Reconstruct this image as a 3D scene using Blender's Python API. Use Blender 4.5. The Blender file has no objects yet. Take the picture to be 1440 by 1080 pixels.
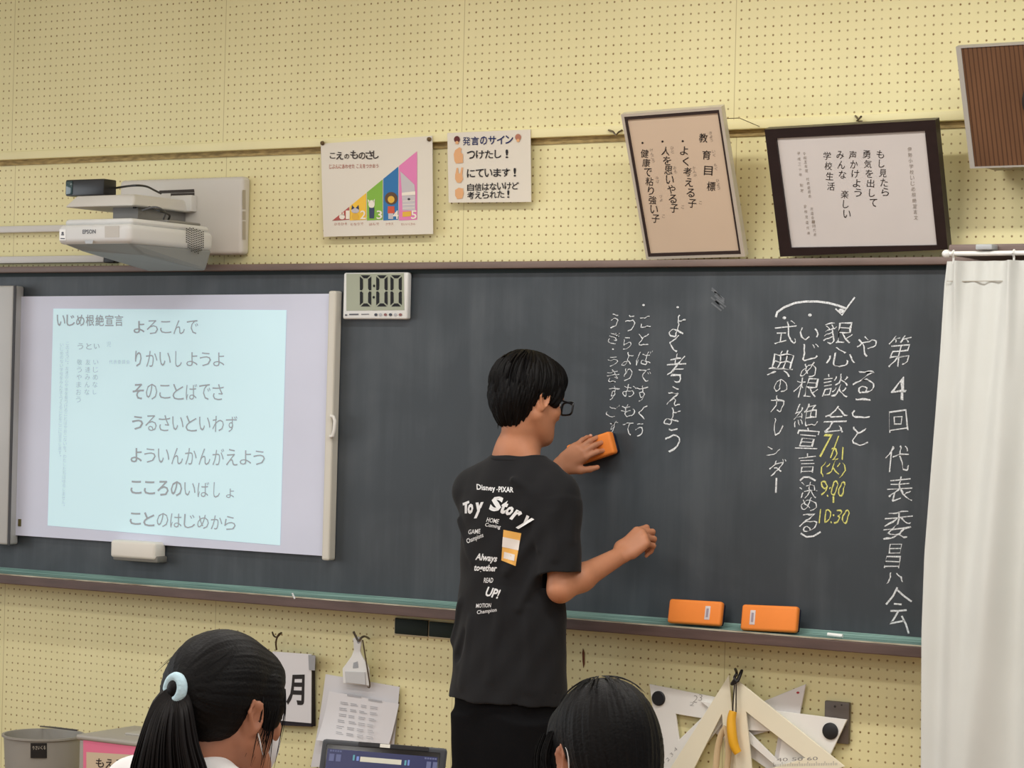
import bpy, bmesh, math, random
import numpy as np
from mathutils import Vector, Matrix
from mathutils.bvhtree import BVHTree
from math import sin, cos, pi, radians, sqrt

S = bpy.context.scene
COL = S.collection
random.seed(7)
rng = np.random.default_rng(7)

# ------------------------------------------------------------------ camera
FPX, YAW, PITCH, ROLL = 3475.0, radians(31.9), radians(.285), radians(1.34)
CAM = Vector((3.871, -6.2196, 1.46))
cF = Vector((-sin(YAW)*cos(PITCH), cos(YAW)*cos(PITCH), sin(PITCH)))
_r0 = Vector((cos(YAW), sin(YAW), 0)); _u0 = _r0.cross(cF)
cR = _r0*cos(ROLL) + _u0*sin(ROLL)
cU = _u0*cos(ROLL) - _r0*sin(ROLL)
cam_data = bpy.data.cameras.new('camera')
cam_data.sensor_width = 36.0
cam_data.lens = FPX/1440*36
cam_data.clip_start = .05
cam = bpy.data.objects.new('camera', cam_data)
COL.objects.link(cam)
cam.matrix_world = Matrix(((cR.x, cU.x, -cF.x, CAM.x), (cR.y, cU.y, -cF.y, CAM.y), (cR.z, cU.z, -cF.z, CAM.z), (0, 0, 0, 1)))
S.camera = cam

# ------------------------------------------------------------------ light
S.view_settings.view_transform = 'Standard'
S.view_settings.look = 'None'
S.view_settings.gamma = 1
S.view_settings.exposure = 0.0
S.view_settings.use_curve_mapping = False
S.cycles.use_denoising = True
S.cycles.max_bounces = 6
world = bpy.data.worlds.new('world'); S.world = world
world.use_nodes = True
world.node_tree.nodes['Background'].inputs[0].default_value = (.92, .96, 1.0, 1)
world.node_tree.nodes['Background'].inputs[1].default_value = .46

def area(name, loc, rot, sx, sy, power, col=(1, 1, 1), spread=180):
    l = bpy.data.lights.new(name, 'AREA'); l.shape = 'RECTANGLE'; l.size = sx; l.size_y = sy
    l.energy = power; l.color = col; l.spread = radians(spread)
    o = bpy.data.objects.new(name, l); o.location = loc; o.rotation_euler = rot
    COL.objects.link(o); return o
for lx in (-2.6, .3, 3.2):                       # the classroom's ceiling lamps
    for ly in (-3.2, -5.4, -7.6):
        area('ceiling_lamp', (lx, ly, 2.98), (0, 0, 0), 1.25, .28, 9 if lx < 0 else 30, (1, .985, .95))
for lx in (-1.0, .7, 2.4):                        # row of lamps over the chalkboard
    area('board_lamp', (lx, -1.45, 2.99), (0, 0, 0), 1.25, .16, 7 if lx < 0 else (25 if lx < 1 else 31), (1, .985, .95))
area('window_daylight', (-4.6, -4.2, 1.75), (0, radians(-90), 0), 1.7, 5.0, 80, (.90, .96, 1.0))   # window side of the room

def ray(px, py):
    return cF + cR*((px-720)/FPX) - cU*((py-540)/FPX)
def at(px, py, Y=0.0):
    d = ray(px, py); return CAM + d*((Y-CAM.y)/d.y)
def atZ(px, py, Z):
    return CAM + ray(px, py)*Z
def surfY(Y): return lambda px, py: at(px, py, Y)
def surfP(p0, n):
    def f(px, py):
        d = ray(px, py); return CAM + d*((p0-CAM).dot(n)/d.dot(n))
    return f
def y_for_x(px, py, x):                          # the depth at which a pixel's ray crosses a given x
    d = ray(px, py); return CAM.y + d.y*((x-CAM.x)/d.x)

# ------------------------------------------------------------------ materials
def lin(c):
    c = c/255.0
    return c/12.92 if c <= .04045 else ((c+.055)/1.055)**2.4
def rgb(c): return (lin(c[0]), lin(c[1]), lin(c[2]), 1)
_M = {}
def mat(name, col, rough=.6, spec=.4, var=0.0, scale=8.0, stretch=(1, 1, 1), col2=None, bump=0.0, bscale=200.0, metal=0.0, sheen=0.0, trans=0.0, emit=0.0, sss=0.0):
    if name in _M: return _M[name]
    m = bpy.data.materials.new(name); m.use_nodes = True
    nt = m.node_tree; b = nt.nodes['Principled BSDF']
    b.inputs['Roughness'].default_value = rough
    b.inputs['Specular IOR Level'].default_value = spec
    b.inputs['Metallic'].default_value = metal
    if sheen: b.inputs['Sheen Weight'].default_value = sheen
    if trans:
        b.inputs['Transmission Weight'].default_value = trans
    if sss:
        b.inputs['Subsurface Weight'].default_value = sss
        b.inputs['Subsurface Radius'].default_value = (.012, .005, .003)
        b.inputs['Subsurface Scale'].default_value = 1.0
    c1 = rgb(col)
    tc = nt.nodes.new('ShaderNodeTexCoord')
    if var or col2:
        mp = nt.nodes.new('ShaderNodeMapping'); mp.inputs['Scale'].default_value = stretch
        no = nt.nodes.new('ShaderNodeTexNoise'); no.inputs['Scale'].default_value = scale; no.inputs['Detail'].default_value = 5
        nt.links.new(tc.outputs['Object'], mp.inputs[0]); nt.links.new(mp.outputs[0], no.inputs[0])
        rp = nt.nodes.new('ShaderNodeValToRGB')
        rp.color_ramp.elements[0].position = .32; rp.color_ramp.elements[1].position = .68
        k1 = rgb(col2) if col2 else tuple(max(0, x*(1-var)) for x in c1[:3])+(1,)
        k2 = c1 if col2 else tuple(min(1, x*(1+var*.6)) for x in c1[:3])+(1,)
        rp.color_ramp.elements[0].color = k1; rp.color_ramp.elements[1].color = k2
        nt.links.new(no.outputs[0], rp.inputs[0]); nt.links.new(rp.outputs[0], b.inputs['Base Color'])
    else:
        b.inputs['Base Color'].default_value = c1
    if emit:
        b.inputs['Emission Color'].default_value = c1; b.inputs['Emission Strength'].default_value = emit
    if bump:
        n2 = nt.nodes.new('ShaderNodeTexNoise'); n2.inputs['Scale'].default_value = bscale; n2.inputs['Detail'].default_value = 3
        bp = nt.nodes.new('ShaderNodeBump'); bp.inputs['Strength'].default_value = bump; bp.inputs['Distance'].default_value = .004
        nt.links.new(tc.outputs['Object'], n2.inputs[0]); nt.links.new(n2.outputs[0], bp.inputs['Height']); nt.links.new(bp.outputs[0], b.inputs['Normal'])
    _M[name] = m
    return m

# ------------------------------------------------------------------ object helpers
def link(o, parent=None):
    COL.objects.link(o)
    if parent is not None: o.parent = parent
    return o
def tag(o, label=None, cat=None, group=None, kind=None):
    if label: o['label'] = label
    if cat: o['category'] = cat
    if group: o['group'] = group
    if kind: o['kind'] = kind
    return o
def empty(name, loc, label, cat, group=None):
    o = bpy.data.objects.new(name, None); o.location = loc; o.empty_display_size = .05
    link(o); tag(o, label, cat, group)
    WPOS[o.name] = Vector(loc)
    return o
WPOS = {}
class MB:
    """collects shapes into one mesh (world coordinates)"""
    def __init__(s): s.v = []; s.f = []; s.mi = []
    def add(s, vs, fs, mi=0):
        n = len(s.v); s.v.extend([tuple(v) for v in vs]); s.f.extend([tuple(i+n for i in f) for f in fs]); s.mi.extend([mi]*len(fs)); return s
    def hexa(s, p, mi=0):
        """8 points: 0-3 one face loop, 4-7 the opposite loop"""
        return s.add(p, [(3, 2, 1, 0), (4, 5, 6, 7), (0, 1, 5, 4), (1, 2, 6, 5), (2, 3, 7, 6), (3, 0, 4, 7)], mi)
    def box(s, x0, x1, y0, y1, z0, z1, mi=0, M=None):
        p = [Vector(q) for q in ((x0, y0, z0), (x1, y0, z0), (x1, y1, z0), (x0, y1, z0), (x0, y0, z1), (x1, y0, z1), (x1, y1, z1), (x0, y1, z1))]
        if M is not None: p = [M @ q for q in p]
        return s.hexa(p, mi)
    def rbox(s, x0, x1, y0, y1, z0, z1, r=.005, seg=3, mi=0, M=None):
        bm = bmesh.new(); bmesh.ops.create_cube(bm, size=1)
        for v in bm.verts:
            v.co = Vector((x0 if v.co.x < 0 else x1, y0 if v.co.y < 0 else y1, z0 if v.co.z < 0 else z1))
        bmesh.ops.bevel(bm, geom=bm.edges[:], offset=r, segments=seg, affect='EDGES', profile=.5)
        return s.frombm(bm, mi, M)
    def frombm(s, bm, mi=0, M=None):
        bm.verts.index_update()
        vs = [(M @ v.co if M is not None else v.co.copy()) for v in bm.verts]
        fs = [[v.index for v in f.verts] for f in bm.faces]
        bm.free(); return s.add(vs, fs, mi)
    def prism(s, pts, ext, mi=0):
        """polygon of 3D points pushed along the vector ext"""
        n = len(pts); ext = Vector(ext); a = [Vector(p) for p in pts]; b = [p+ext for p in a]
        return s.add(a+b, [tuple(range(n)), tuple(reversed(range(n, 2*n)))]+[(i, i+n, (i+1) % n+n, (i+1) % n) for i in range(n)], mi)
    def tube(s, pts, r, seg=8, mi=0, closed=False, cap=True, flat=1.0):
        pts = [Vector(p) for p in pts]; n = len(pts)
        rs = r if isinstance(r, (list, tuple)) else [r]*n
        vs = []; t0 = None
        for i, p in enumerate(pts):
            a = pts[(i-1) % n] if (closed or i > 0) else p
            b = pts[(i+1) % n] if (closed or i < n-1) else p
            t = (b-a).normalized()
            if t0 is None:
                u = t.orthogonal().normalized()
            else:
                u = (t0.rotation_difference(t) @ u); u = (u - t*u.dot(t)).normalized()
            w = t.cross(u); t0 = t
            for k in range(seg):
                an = 2*pi*k/seg
                vs.append(p + (u*cos(an)+w*sin(an)*flat)*rs[i])
        fs = []
        for i in range(n if closed else n-1):
            for k in range(seg):
                a0 = i*seg+k; a1 = i*seg+(k+1) % seg; j = (i+1) % n
                fs.append((a0, a1, j*seg+(k+1) % seg, j*seg+k))
        if cap and not closed:
            fs.append(tuple(reversed(range(seg)))); fs.append(tuple(range((n-1)*seg, n*seg)))
        return s.add(vs, fs, mi)
    def cyl(s, a, b, r, seg=20, mi=0, r2=None): return s.tube([a, b], [r, r if r2 is None else r2], seg, mi)
    def lathe(s, prof, c, seg=40, mi=0, ax=None):
        """profile of (radius, height) about a vertical (or given) axis at c"""
        c = Vector(c); vs = []; fs = []
        M = Matrix.Identity(3) if ax is None else Vector((0, 0, 1)).rotation_difference(Vector(ax)).to_matrix()
        for r, z in prof:
            for k in range(seg): vs.append(c + M @ Vector((r*cos(2*pi*k/seg), r*sin(2*pi*k/seg), z)))
        for i in range(len(prof)-1):
            for k in range(seg): fs.append((i*seg+k, i*seg+(k+1) % seg, (i+1)*seg+(k+1) % seg, (i+1)*seg+k))
        if prof[0][0] > 1e-6: fs.append(tuple(reversed(range(seg))))
        if prof[-1][0] > 1e-6: fs.append(tuple(range((len(prof)-1)*seg, len(prof)*seg)))
        return s.add(vs, fs, mi)
    def sphere(s, c, r, seg=16, mi=0, M=None):
        bm = bmesh.new(); bmesh.ops.create_uvsphere(bm, u_segments=seg, v_segments=max(6, seg//2), radius=1)
        rr = (r, r, r) if not isinstance(r, (tuple, list)) else r
        T = Matrix.Translation(Vector(c)) @ (M.to_4x4() if M is not None else Matrix.Identity(4)) @ Matrix.Diagonal((rr[0], rr[1], rr[2], 1))
        return s.frombm(bm, mi, T)
    def build(s, name, mats, parent=None, smooth=False, bevel=0.0, bseg=2, angle=40):
        me = bpy.data.meshes.new(name)
        me.from_pydata(s.v, [], s.f); me.update()
        mats = mats if isinstance(mats, (list, tuple)) else [mats]
        for m in mats: me.materials.append(m)
        me.polygons.foreach_set('material_index', s.mi)
        bm = bmesh.new(); bm.from_mesh(me); bmesh.ops.recalc_face_normals(bm, faces=bm.faces[:]) if not getattr(s, 'keepn', False) else None
        bm.to_mesh(me); bm.free()
        if smooth:
            me.polygons.foreach_set('use_smooth', [True]*len(me.polygons))
            if angle: me.set_sharp_from_angle(angle=radians(angle))
        # the origin sits at the base of the piece
        vs = np.array([v.co[:] for v in me.vertices]); lo, hi = vs.min(0), vs.max(0)
        org = Vector(((lo[0]+hi[0])/2, (lo[1]+hi[1])/2, lo[2]))
        if getattr(s, 'org', None) is not None: org = Vector(s.org)
        me.transform(Matrix.Translation(-org))
        o = bpy.data.objects.new(name, me); o.location = org
        if parent is not None:
            o.parent = parent; o.matrix_parent_inverse = Matrix.Translation(-WPOS[parent.name])
        WPOS[o.name] = org
        COL.objects.link(o)
        if bevel:
            b = o.modifiers.new('bevel', 'BEVEL'); b.width = bevel; b.segments = bseg; b.limit_method = 'ANGLE'; b.angle_limit = radians(50)
        return o

# ------------------------------------------------------------------ lettering
_G = {}
def glyph(s, off=0.0, res=2):
    """flat mesh of a string, scaled to the unit box of its own outline; returns verts, faces, width, height"""
    k = (s, round(off, 4), res)
    if k in _G: return _G[k]
    cu = bpy.data.curves.new('lettering', 'FONT'); cu.body = s; cu.resolution_u = res; cu.offset = off; cu.size = 1
    ob = bpy.data.objects.new('lettering', cu); COL.objects.link(ob)
    dg = bpy.context.evaluated_depsgraph_get()
    me = bpy.data.meshes.new_from_object(ob.evaluated_get(dg))
    v = np.array([q.co[:2] for q in me.vertices]) if len(me.vertices) else np.zeros((0, 2))
    f = [tuple(p.vertices) for p in me.polygons]
    bpy.data.objects.remove(ob); bpy.data.curves.remove(cu); bpy.data.meshes.remove(me)
    if len(v):
        lo, hi = v.min(0), v.max(0); w, h = hi-lo
        v = (v-lo)/np.maximum(hi-lo, 1e-6)
    else: w = h = 1
    _G[k] = (v, f, w, h); return _G[k]
def text_px(mb, s, quad, surf, off=0.0, mi=0, res=2, lift=None):
    """a string fitted in a quad of picture corners (TL,TR,BR,BL) lying on a surface"""
    v, f, w, h = glyph(s, off, res)
    TL, TR, BR, BL = [np.array(q, float) for q in quad]
    P = []
    bad = set()
    for i, (u, t) in enumerate(v):
        p = (BL*(1-u)+BR*u)*(1-t) + (TL*(1-u)+TR*u)*t
        q = surf(p[0], p[1])
        if q is None: bad.add(i); q = Vector((0, 0, 0))
        P.append(q)
    if bad:
        keep = [i for i in range(len(P)) if i not in bad]; mp = {i: j for j, i in enumerate(keep)}
        f = [tuple(mp[i] for i in g) for g in f if not any(i in bad for i in g)]
        P = [P[i] for i in keep]
    if f: mb.add(P, f, mi)
def rect(cx, cy, w, h, ang=0.0, shear=0.0):
    a = radians(ang); c, s_ = cos(a), sin(a); out = []
    for x, y in ((-w/2, -h/2), (w/2, -h/2), (w/2, h/2), (-w/2, h/2)):
        x2 = x - shear*y
        out.append((cx + x2*c - y*s_, cy + x2*s_ + y*c))
    return out
def line_px(mb, pts, wpx, surf, mi=0):
    """a flat stroke along picture points on a surface"""
    n = len(pts); L = []; R_ = []
    for i, p in enumerate(pts):
        a = pts[max(0, i-1)]; b = pts[min(n-1, i+1)]
        dx, dy = b[0]-a[0], b[1]-a[1]; l = max(1e-6, (dx*dx+dy*dy)**.5)
        nx, ny = -dy/l*wpx/2, dx/l*wpx/2
        L.append(surf(p[0]+nx, p[1]+ny)); R_.append(surf(p[0]-nx, p[1]-ny))
    if any(q is None for q in L+R_): return
    mb.add(L+R_, [(i, i+1, n+i+1, n+i) for i in range(n-1)], mi)
def poly_px(mb, pts, surf, mi=0):
    P = [surf(*p) for p in pts]
    if any(q is None for q in P): return
    mb.add(P, [tuple(range(len(P)))], mi)
def ell_px(mb, cx, cy, rx, ry, surf, mi=0, n=20):
    poly_px(mb, [(cx+rx*cos(2*pi*k/n), cy+ry*sin(2*pi*k/n)) for k in range(n)], surf, mi)
def slab_px(mb, pts, Y, th, mi=0):
    """a picture outline standing on the vertical plane y=Y, th metres thick towards the room"""
    mb.prism([at(px, py, Y) for px, py in pts], (0, -th, 0), mi)
# ------------------------------------------------------------------ the setting
def peg_material():
    m = bpy.data.materials.new('pegboard_paint'); m.use_nodes = True; nt = m.node_tree
    b = nt.nodes['Principled BSDF']; b.inputs['Roughness'].default_value = .55; b.inputs['Specular IOR Level'].default_value = .3
    L = nt.links.new
    def M(op, a, b_=None, c=None):
        n = nt.nodes.new('ShaderNodeMath'); n.operation = op
        for i, x in enumerate((a, b_, c)):
            if x is None: continue
            if isinstance(x, (int, float)): n.inputs[i].default_value = x
            else: L(x, n.inputs[i])
        return n.outputs[0]
    geo = nt.nodes.new('ShaderNodeTexCoord'); sp = nt.nodes.new('ShaderNodeSeparateXYZ'); L(geo.outputs['Object'], sp.inputs[0])
    x, z = sp.outputs[0], sp.outputs[2]
    xp = M('MULTIPLY', M('FRACT', M('DIVIDE', M('ADD', x, 9.1+.187), .91)), .91)
    du = M('MULTIPLY', M('SUBTRACT', M('FRACT', M('DIVIDE', M('SUBTRACT', xp, .005), .025)), .5), .025)
    up = M('GREATER_THAN', z, 2.21); mid = M('GREATER_THAN', z, 1.3)
    z0 = M('ADD', M('ADD', .7690, M('MULTIPLY', mid, .0185)), M('MULTIPLY', up, -.0317+.0))
    dv = M('MULTIPLY', M('SUBTRACT', M('FRACT', M('ADD', M('DIVIDE', M('SUBTRACT', z, z0), .025), .5)), .5), .025)
    d = M('SQRT', M('ADD', M('MULTIPLY', du, du), M('MULTIPLY', dv, dv)))
    mr = nt.nodes.new('ShaderNodeMapRange'); mr.interpolation_type = 'SMOOTHSTEP'
    mr.inputs['From Min'].default_value = .0022; mr.inputs['From Max'].default_value = .0037; mr.inputs['To Min'].default_value = 1; mr.inputs['To Max'].default_value = 0
    L(d, mr.inputs['Value'])
    edge = M('MULTIPLY', M('GREATER_THAN', xp, .006), M('LESS_THAN', xp, .904))
    no = nt.nodes.new('ShaderNodeTexNoise'); no.inputs['Scale'].default_value = 45; no.inputs['Detail'].default_value = 2; L(geo.outputs['Object'], no.inputs[0])
    hole = M('MULTIPLY', M('MULTIPLY', mr.outputs[0], edge), M('MINIMUM', M('MULTIPLY', M('POWER', no.outputs[0], 1.2), 1.75), 1))
    seam = M('MULTIPLY', M('LESS_THAN', M('ABSOLUTE', M('SUBTRACT', xp, .0012)), .0012), .45)
    n2 = nt.nodes.new('ShaderNodeTexNoise'); n2.inputs['Scale'].default_value = 2.2; n2.inputs['Detail'].default_value = 6; L(geo.outputs['Object'], n2.inputs[0])
    rp = nt.nodes.new('ShaderNodeValToRGB'); rp.color_ramp.elements[0].position = .3; rp.color_ramp.elements[1].position = .7
    rp.color_ramp.elements[0].color = rgb((227, 218, 167)); rp.color_ramp.elements[1].color = rgb((237, 228, 178)); L(n2.outputs[0], rp.inputs[0])
    mx = nt.nodes.new('ShaderNodeMix'); mx.data_type = 'RGBA'; L(M('MAXIMUM', hole, seam), mx.inputs[0]); L(rp.outputs[0], mx.inputs[6]); mx.inputs[7].default_value = rgb((136, 108, 62))
    L(mx.outputs[2], b.inputs['Base Color'])
    bp = nt.nodes.new('ShaderNodeBump'); bp.inputs['Strength'].default_value = .3; bp.inputs['Distance'].default_value = -.004; L(hole, bp.inputs['Height']); L(bp.outputs[0], b.inputs['Normal'])
    return m
PEG = peg_material()
yellow = mat('yellow_wall_paint', (236, 227, 177), .5, .3, .04, 5)
brown = mat('brown_wood_trim', (104, 86, 80), .5, .4, .18, 6, (1, 8, 8))
def structure(mb, name, mats, **k):
    mb.org = (0, 0, 0); o = mb.build(name, mats, **k); o['kind'] = 'structure'; return o
structure(MB().box(-5, 3.4, 0, .1, 0, 3.06), 'wall_front', PEG)
structure(MB().box(-5, 3.4, -.02, -.0005, 2.222, 3.06), 'wall_front.001', PEG)
structure(MB().rbox(-5, 3.4, -.027, -.0005, 2.2215, 2.2490, .003, 2), 'trim_1', yellow, smooth=True)
structure(MB().box(-5, 3.4, -.006, -.0005, 2.204, 2.2215), 'trim_2', mat('shadow_gap_brown', (168, 146, 98), .7, .2, .4, 30, (1, 1, 4)))  # brown strip painting in the shadow gap below the upper board
structure(MB().box(-5, 6, -10, .1, -.1, 0), 'floor', mat('wood_floor', (150, 112, 72), .45, .4, .25, 4, (1, 12, 1)))
structure(MB().box(-5, 6, -10, .1, 3.06, 3.16), 'ceiling', mat('ceiling_board', (225, 222, 212), .8, .2, .05, 20))

# ------------------------------------------------------------------ chalkboard
def board_material():
    m = mat('chalkboard_green_black', (60, 67, 73), .52, .5, 0, 1.3, col2=(50, 56, 61))
    nt = m.node_tree; b = nt.nodes['Principled BSDF']
    tc = nt.nodes.new('ShaderNodeTexCoord')
    mp = nt.nodes.new('ShaderNodeMapping'); mp.inputs['Scale'].default_value = (9, 1, .7)
    n1 = nt.nodes.new('ShaderNodeTexNoise'); n1.inputs['Scale'].default_value = 1.5; n1.inputs['Detail'].default_value = 6; n1.inputs['Roughness'].default_value = .6
    nt.links.new(tc.outputs['Object'], mp.inputs[0]); nt.links.new(mp.outputs[0], n1.inputs[0])
    n2 = nt.nodes.new('ShaderNodeTexNoise'); n2.inputs['Scale'].default_value = 3.2; n2.inputs['Detail'].default_value = 7; n2.inputs['Distortion'].default_value = 1.0
    nt.links.new(tc.outputs['Object'], n2.inputs[0])
    mul = nt.nodes.new('ShaderNodeMath'); mul.operation = 'MULTIPLY'; nt.links.new(n1.outputs[0], mul.inputs[0]); nt.links.new(n2.outputs[0], mul.inputs[1])
    r = nt.nodes.new('ShaderNodeMapRange'); r.inputs['From Min'].default_value = .2; r.inputs['From Max'].default_value = .42; r.inputs['To Max'].default_value = .17
    nt.links.new(mul.outputs[0], r.inputs['Value'])
    old = b.inputs['Base Color'].links[0].from_socket
    mx = nt.nodes.new('ShaderNodeMix'); mx.data_type = 'RGBA'; nt.links.new(r.outputs[0], mx.inputs[0]); nt.links.new(old, mx.inputs[6]); mx.inputs[7].default_value = rgb((128, 133, 138))
    nt.links.new(mx.outputs[2], b.inputs['Base Color'])
    return m
def chalk_material(name, col):
    m = mat(name, col, .9, .1); nt = m.node_tree; b = nt.nodes['Principled BSDF']
    tc = nt.nodes.new('ShaderNodeTexCoord'); n = nt.nodes.new('ShaderNodeTexNoise'); n.inputs['Scale'].default_value = 190; n.inputs['Detail'].default_value = 3
    nt.links.new(tc.outputs['Object'], n.inputs[0])
    rp = nt.nodes.new('ShaderNodeValToRGB'); rp.color_ramp.elements[0].position = .30; rp.color_ramp.elements[1].position = .56
    rp.color_ramp.elements[0].color = rgb(tuple(int(70+(c-70)*.62) for c in col)); rp.color_ramp.elements[1].color = rgb(col)
    nt.links.new(n.outputs[0], rp.inputs[0]); nt.links.new(rp.outputs[0], b.inputs['Base Color'])
    return m
board = empty('chalkboard', (-.8, -.03, .797), 'long dark grey chalkboard with white chalk writing and brown rail and tray', 'chalkboard')
BY = -.03
BX0, BX1 = -3.4, 1.95
MB().box(BX0, BX1, BY, 0, .81, 1.837).build('writing_surface', board_material(), board)
MB().rbox(BX0, BX1, -.062, -.0005, 1.836, 1.8568, .004, 2).build('top_rail', mat('brown_rail', (120, 103, 96), .5, .4, .18, 6, (1, 8, 8)), board, smooth=True)
MB().box(BX0, BX1, -.0335, BY+.002, 1.824, 1.836).build('rail_shadow_strip', mat('rail_shadow_dark', (24, 38, 38), .6, .3), board)  # dark strip standing in for the shadow line under the rail
tray = MB().box(BX0, BX1, -.125, -.0005, .797, .8265)
tr = tray.build('chalk_tray', mat('brown_tray', (94, 76, 71), .5, .4, .2, 6, (1, 8, 8)), board, bevel=.003)
tb = MB()
tb.prism([Vector((BX0, y_, z_)) for y_, z_ in ((-.118, .8266), (-.118, .8285), (-.052, .8285), (-.040, .8325), (-.0305, .842), (-.0305, .8266))], (BX1-BX0, 0, 0))
tb.build('chalk_gutter', mat('dusty_green_gutter', (152, 184, 174), .85, .2, 0, 26, (.12, 14, 44), col2=(50, 86, 84)), tr)
MB().box(BX0, BX1, -.1255, -.117, .8266, .8300).build('dust_edge', mat('chalk_dust_edge', (205, 200, 180), .9, .1, 0, 30, (.3, 1, 1), col2=(140, 128, 110)), tr)

white_chalk = chalk_material('white_chalk', (232, 236, 238)); yellow_chalk = chalk_material('yellow_chalk', (228, 226, 130))
SB = surfY(BY-.0012)
def HW(px, py):                                   # the unsteady hand of the chalk writer
    return SB(px+1.0*sin(py*.31+px*.11)+.5*sin(py*.83), py+.9*sin(px*.37+py*.07)+.5*sin(px*.9+1))
def chalk(name, items, m, label=None, off=-.013):
    mb = MB()
    for it in items:
        if it[0] == 'L': line_px(mb, it[1], it[2], SB)
        elif it[0] == 'D': ell_px(mb, it[1], it[2], it[3], it[3]*.8, SB)
        else:
            s_, cx, cy, w, h = it[:5]; ang = it[5] if len(it) > 5 else random.uniform(-6, 4)
            text_px(mb, s_, rect(cx+random.uniform(-1, 1), cy, w, h, ang, random.uniform(.04, .24)), HW, off, res=3)
    o = mb.build(name, m, board)
    if label: o['label'] = label
    return o
chalk('chalk_writing', [('第', 1266, 493, 31, 44), ('4', 1263, 547, 22, 32), ('回', 1263, 592, 26, 30), ('代', 1263, 645, 34, 36), ('表', 1265, 688, 35, 36), ('委', 1262, 738, 39, 40), ('昌', 1257, 781, 22, 34), ('ハ', 1257, 813, 25, 15),
      ('L', [(1262, 826), (1256, 838), (1246, 850)], 2.6), ('L', [(1261, 829), (1271, 838), (1282, 846)], 2.6), ('L', [(1257, 849), (1268, 850)], 2.4), ('L', [(1252, 859), (1264, 859), (1275, 858)], 2.6), ('L', [(1263, 860), (1256, 872), (1250, 877), (1266, 874), (1272, 873)], 2.6), ('L', [(1268, 866), (1274, 878), (1278, 891)], 2.6)],
      white_chalk, 'white chalk heading in the column nearest the curtain')
chalk('chalk_writing', [('や', 1219, 487, 29, 28), ('る', 1216, 537, 30, 32), ('こ', 1212, 574, 24, 28), ('と', 1210, 612, 21, 28)], white_chalk, 'white chalk column reading things to do')
chalk('chalk_writing', [('貇', 1179, 468, 40, 31), ('心', 1182, 502, 40, 26), ('談', 1175, 542, 36, 32), ('会', 1175, 590, 34, 38), ('D', 1183, 437, 4), ('L', [(1175, 434), (1184, 443), (1193, 430), (1202, 418)], 2.2)], white_chalk)
chalk('chalk_writing', [('7/', 1166, 627, 22, 34, 8), ('21', 1177, 638, 17, 18, 0), ('(火)', 1172, 659, 34, 25, 0), ('9:00', 1172, 687, 34, 22, 0), ('L', [(1172, 698), (1172, 707)], 2.4), ('10:30', 1174, 726, 42, 20, 0)], yellow_chalk, 'yellow chalk date and time', off=-.010)
chalk('chalk_writing', [('い', 1138, 470, 26, 17), ('じ', 1140, 495, 22, 24), ('め', 1138, 520, 22, 22), ('根', 1135, 545, 33, 28), ('絶', 1133, 583, 33, 32), ('宣', 1135, 617, 30, 30), ('言', 1135, 652, 26, 28), ('L', [(1125, 676), (1130, 671), (1138, 671), (1147, 676)], 2.4), ('決', 1137, 689, 24, 22), ('め', 1137, 709, 22, 18), ('る', 1137, 735, 26, 25), ('L', [(1126, 750), (1134, 755), (1144, 754), (1154, 748)], 2.4), ('D', 1139, 443, 2.5)], white_chalk)
chalk('chalk_writing', [('式', 1105, 468, 29, 32), ('典', 1099, 511, 34, 36), ('の', 1098, 543, 18, 18), ('カ', 1092, 568, 18, 22), ('レ', 1096, 600, 13, 24), ('ン', 1087, 635, 18, 13), ('ダ', 1093, 657, 24, 22), ('L', [(1092, 672), (1091, 693)], 2.4), ('D', 1103, 447, 2.5),
      ('L', [(1091, 446), (1093, 439), (1103, 432), (1118, 426), (1133, 424), (1150, 424), (1165, 426), (1180, 430), (1190, 434)], 3)], white_chalk)
chalk('chalk_writing', [('D', 953, 432, 1.8), ('よ', 952, 458, 20, 32), ('く', 947, 483, 13, 24), ('考', 950, 518, 26, 40), ('え', 948, 557, 20, 26), ('よ', 946, 585, 21, 24), ('う', 947, 619, 20, 34)], white_chalk)
chalk('chalk_writing', [('D', 905, 429, 1.8), ('こ', 908, 453, 16, 15), ('と', 906, 477, 14, 18), ('ば', 907, 503, 20, 20), ('で', 907, 528, 18, 18), ('す', 903, 553, 18, 22), ('く', 902, 580, 12, 20), ('う', 900, 605, 12, 19)], white_chalk)
chalk('chalk_writing', [('う', 887, 454, 13, 22), ('ら', 883, 482, 12, 18), ('よ', 883, 505, 14, 18), ('り', 883, 527, 11, 18), ('お', 885, 549, 18, 17), ('も', 884, 577, 19, 18), ('て', 883, 603, 14, 17)], white_chalk)
chalk('chalk_writing', [('う', 863, 452, 11, 20), ('き', 863, 475, 15, 16), ('D', 862, 491, 1.3), ('う', 862, 508, 13, 14), ('き', 863, 529, 16, 17), ('す', 863, 553, 14, 20), ('ご', 862, 578, 15, 16), ('す', 862, 600, 13, 16)], white_chalk)
mb = MB()
for k in range(9):
    x0 = 1002+random.uniform(-3, 6); y0 = 405+k*2.6
    line_px(mb, [(x0, y0), (x0+5, y0+4), (x0+11+random.uniform(-2, 4), y0+11)], 2.2, SB)
mb.build('chalk_smudge', mat('faint_chalk', (112, 116, 120), .9, .1, .2, 90), board)
# bits on the tray
line = MB().cyl(at(1164, 892, -.085)+Vector((0, 0, 0)), at(1185, 894.5, -.085), .005, 12)
for i, v in enumerate(line.v): pass
o = line.build('chalk_stick', mat('plain_chalk', (240, 240, 236), .9, .1)); tag(o, 'short white chalk stick lying on the tray right of the erasers', 'chalk')
line_px(mb2 := MB(), [(411, 834), (414.5, 842)], 2.2, surfY(-.1256)); tag(mb2.build('chalk_mark', white_chalk, tr), 'white chalk mark on the tray front')

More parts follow.
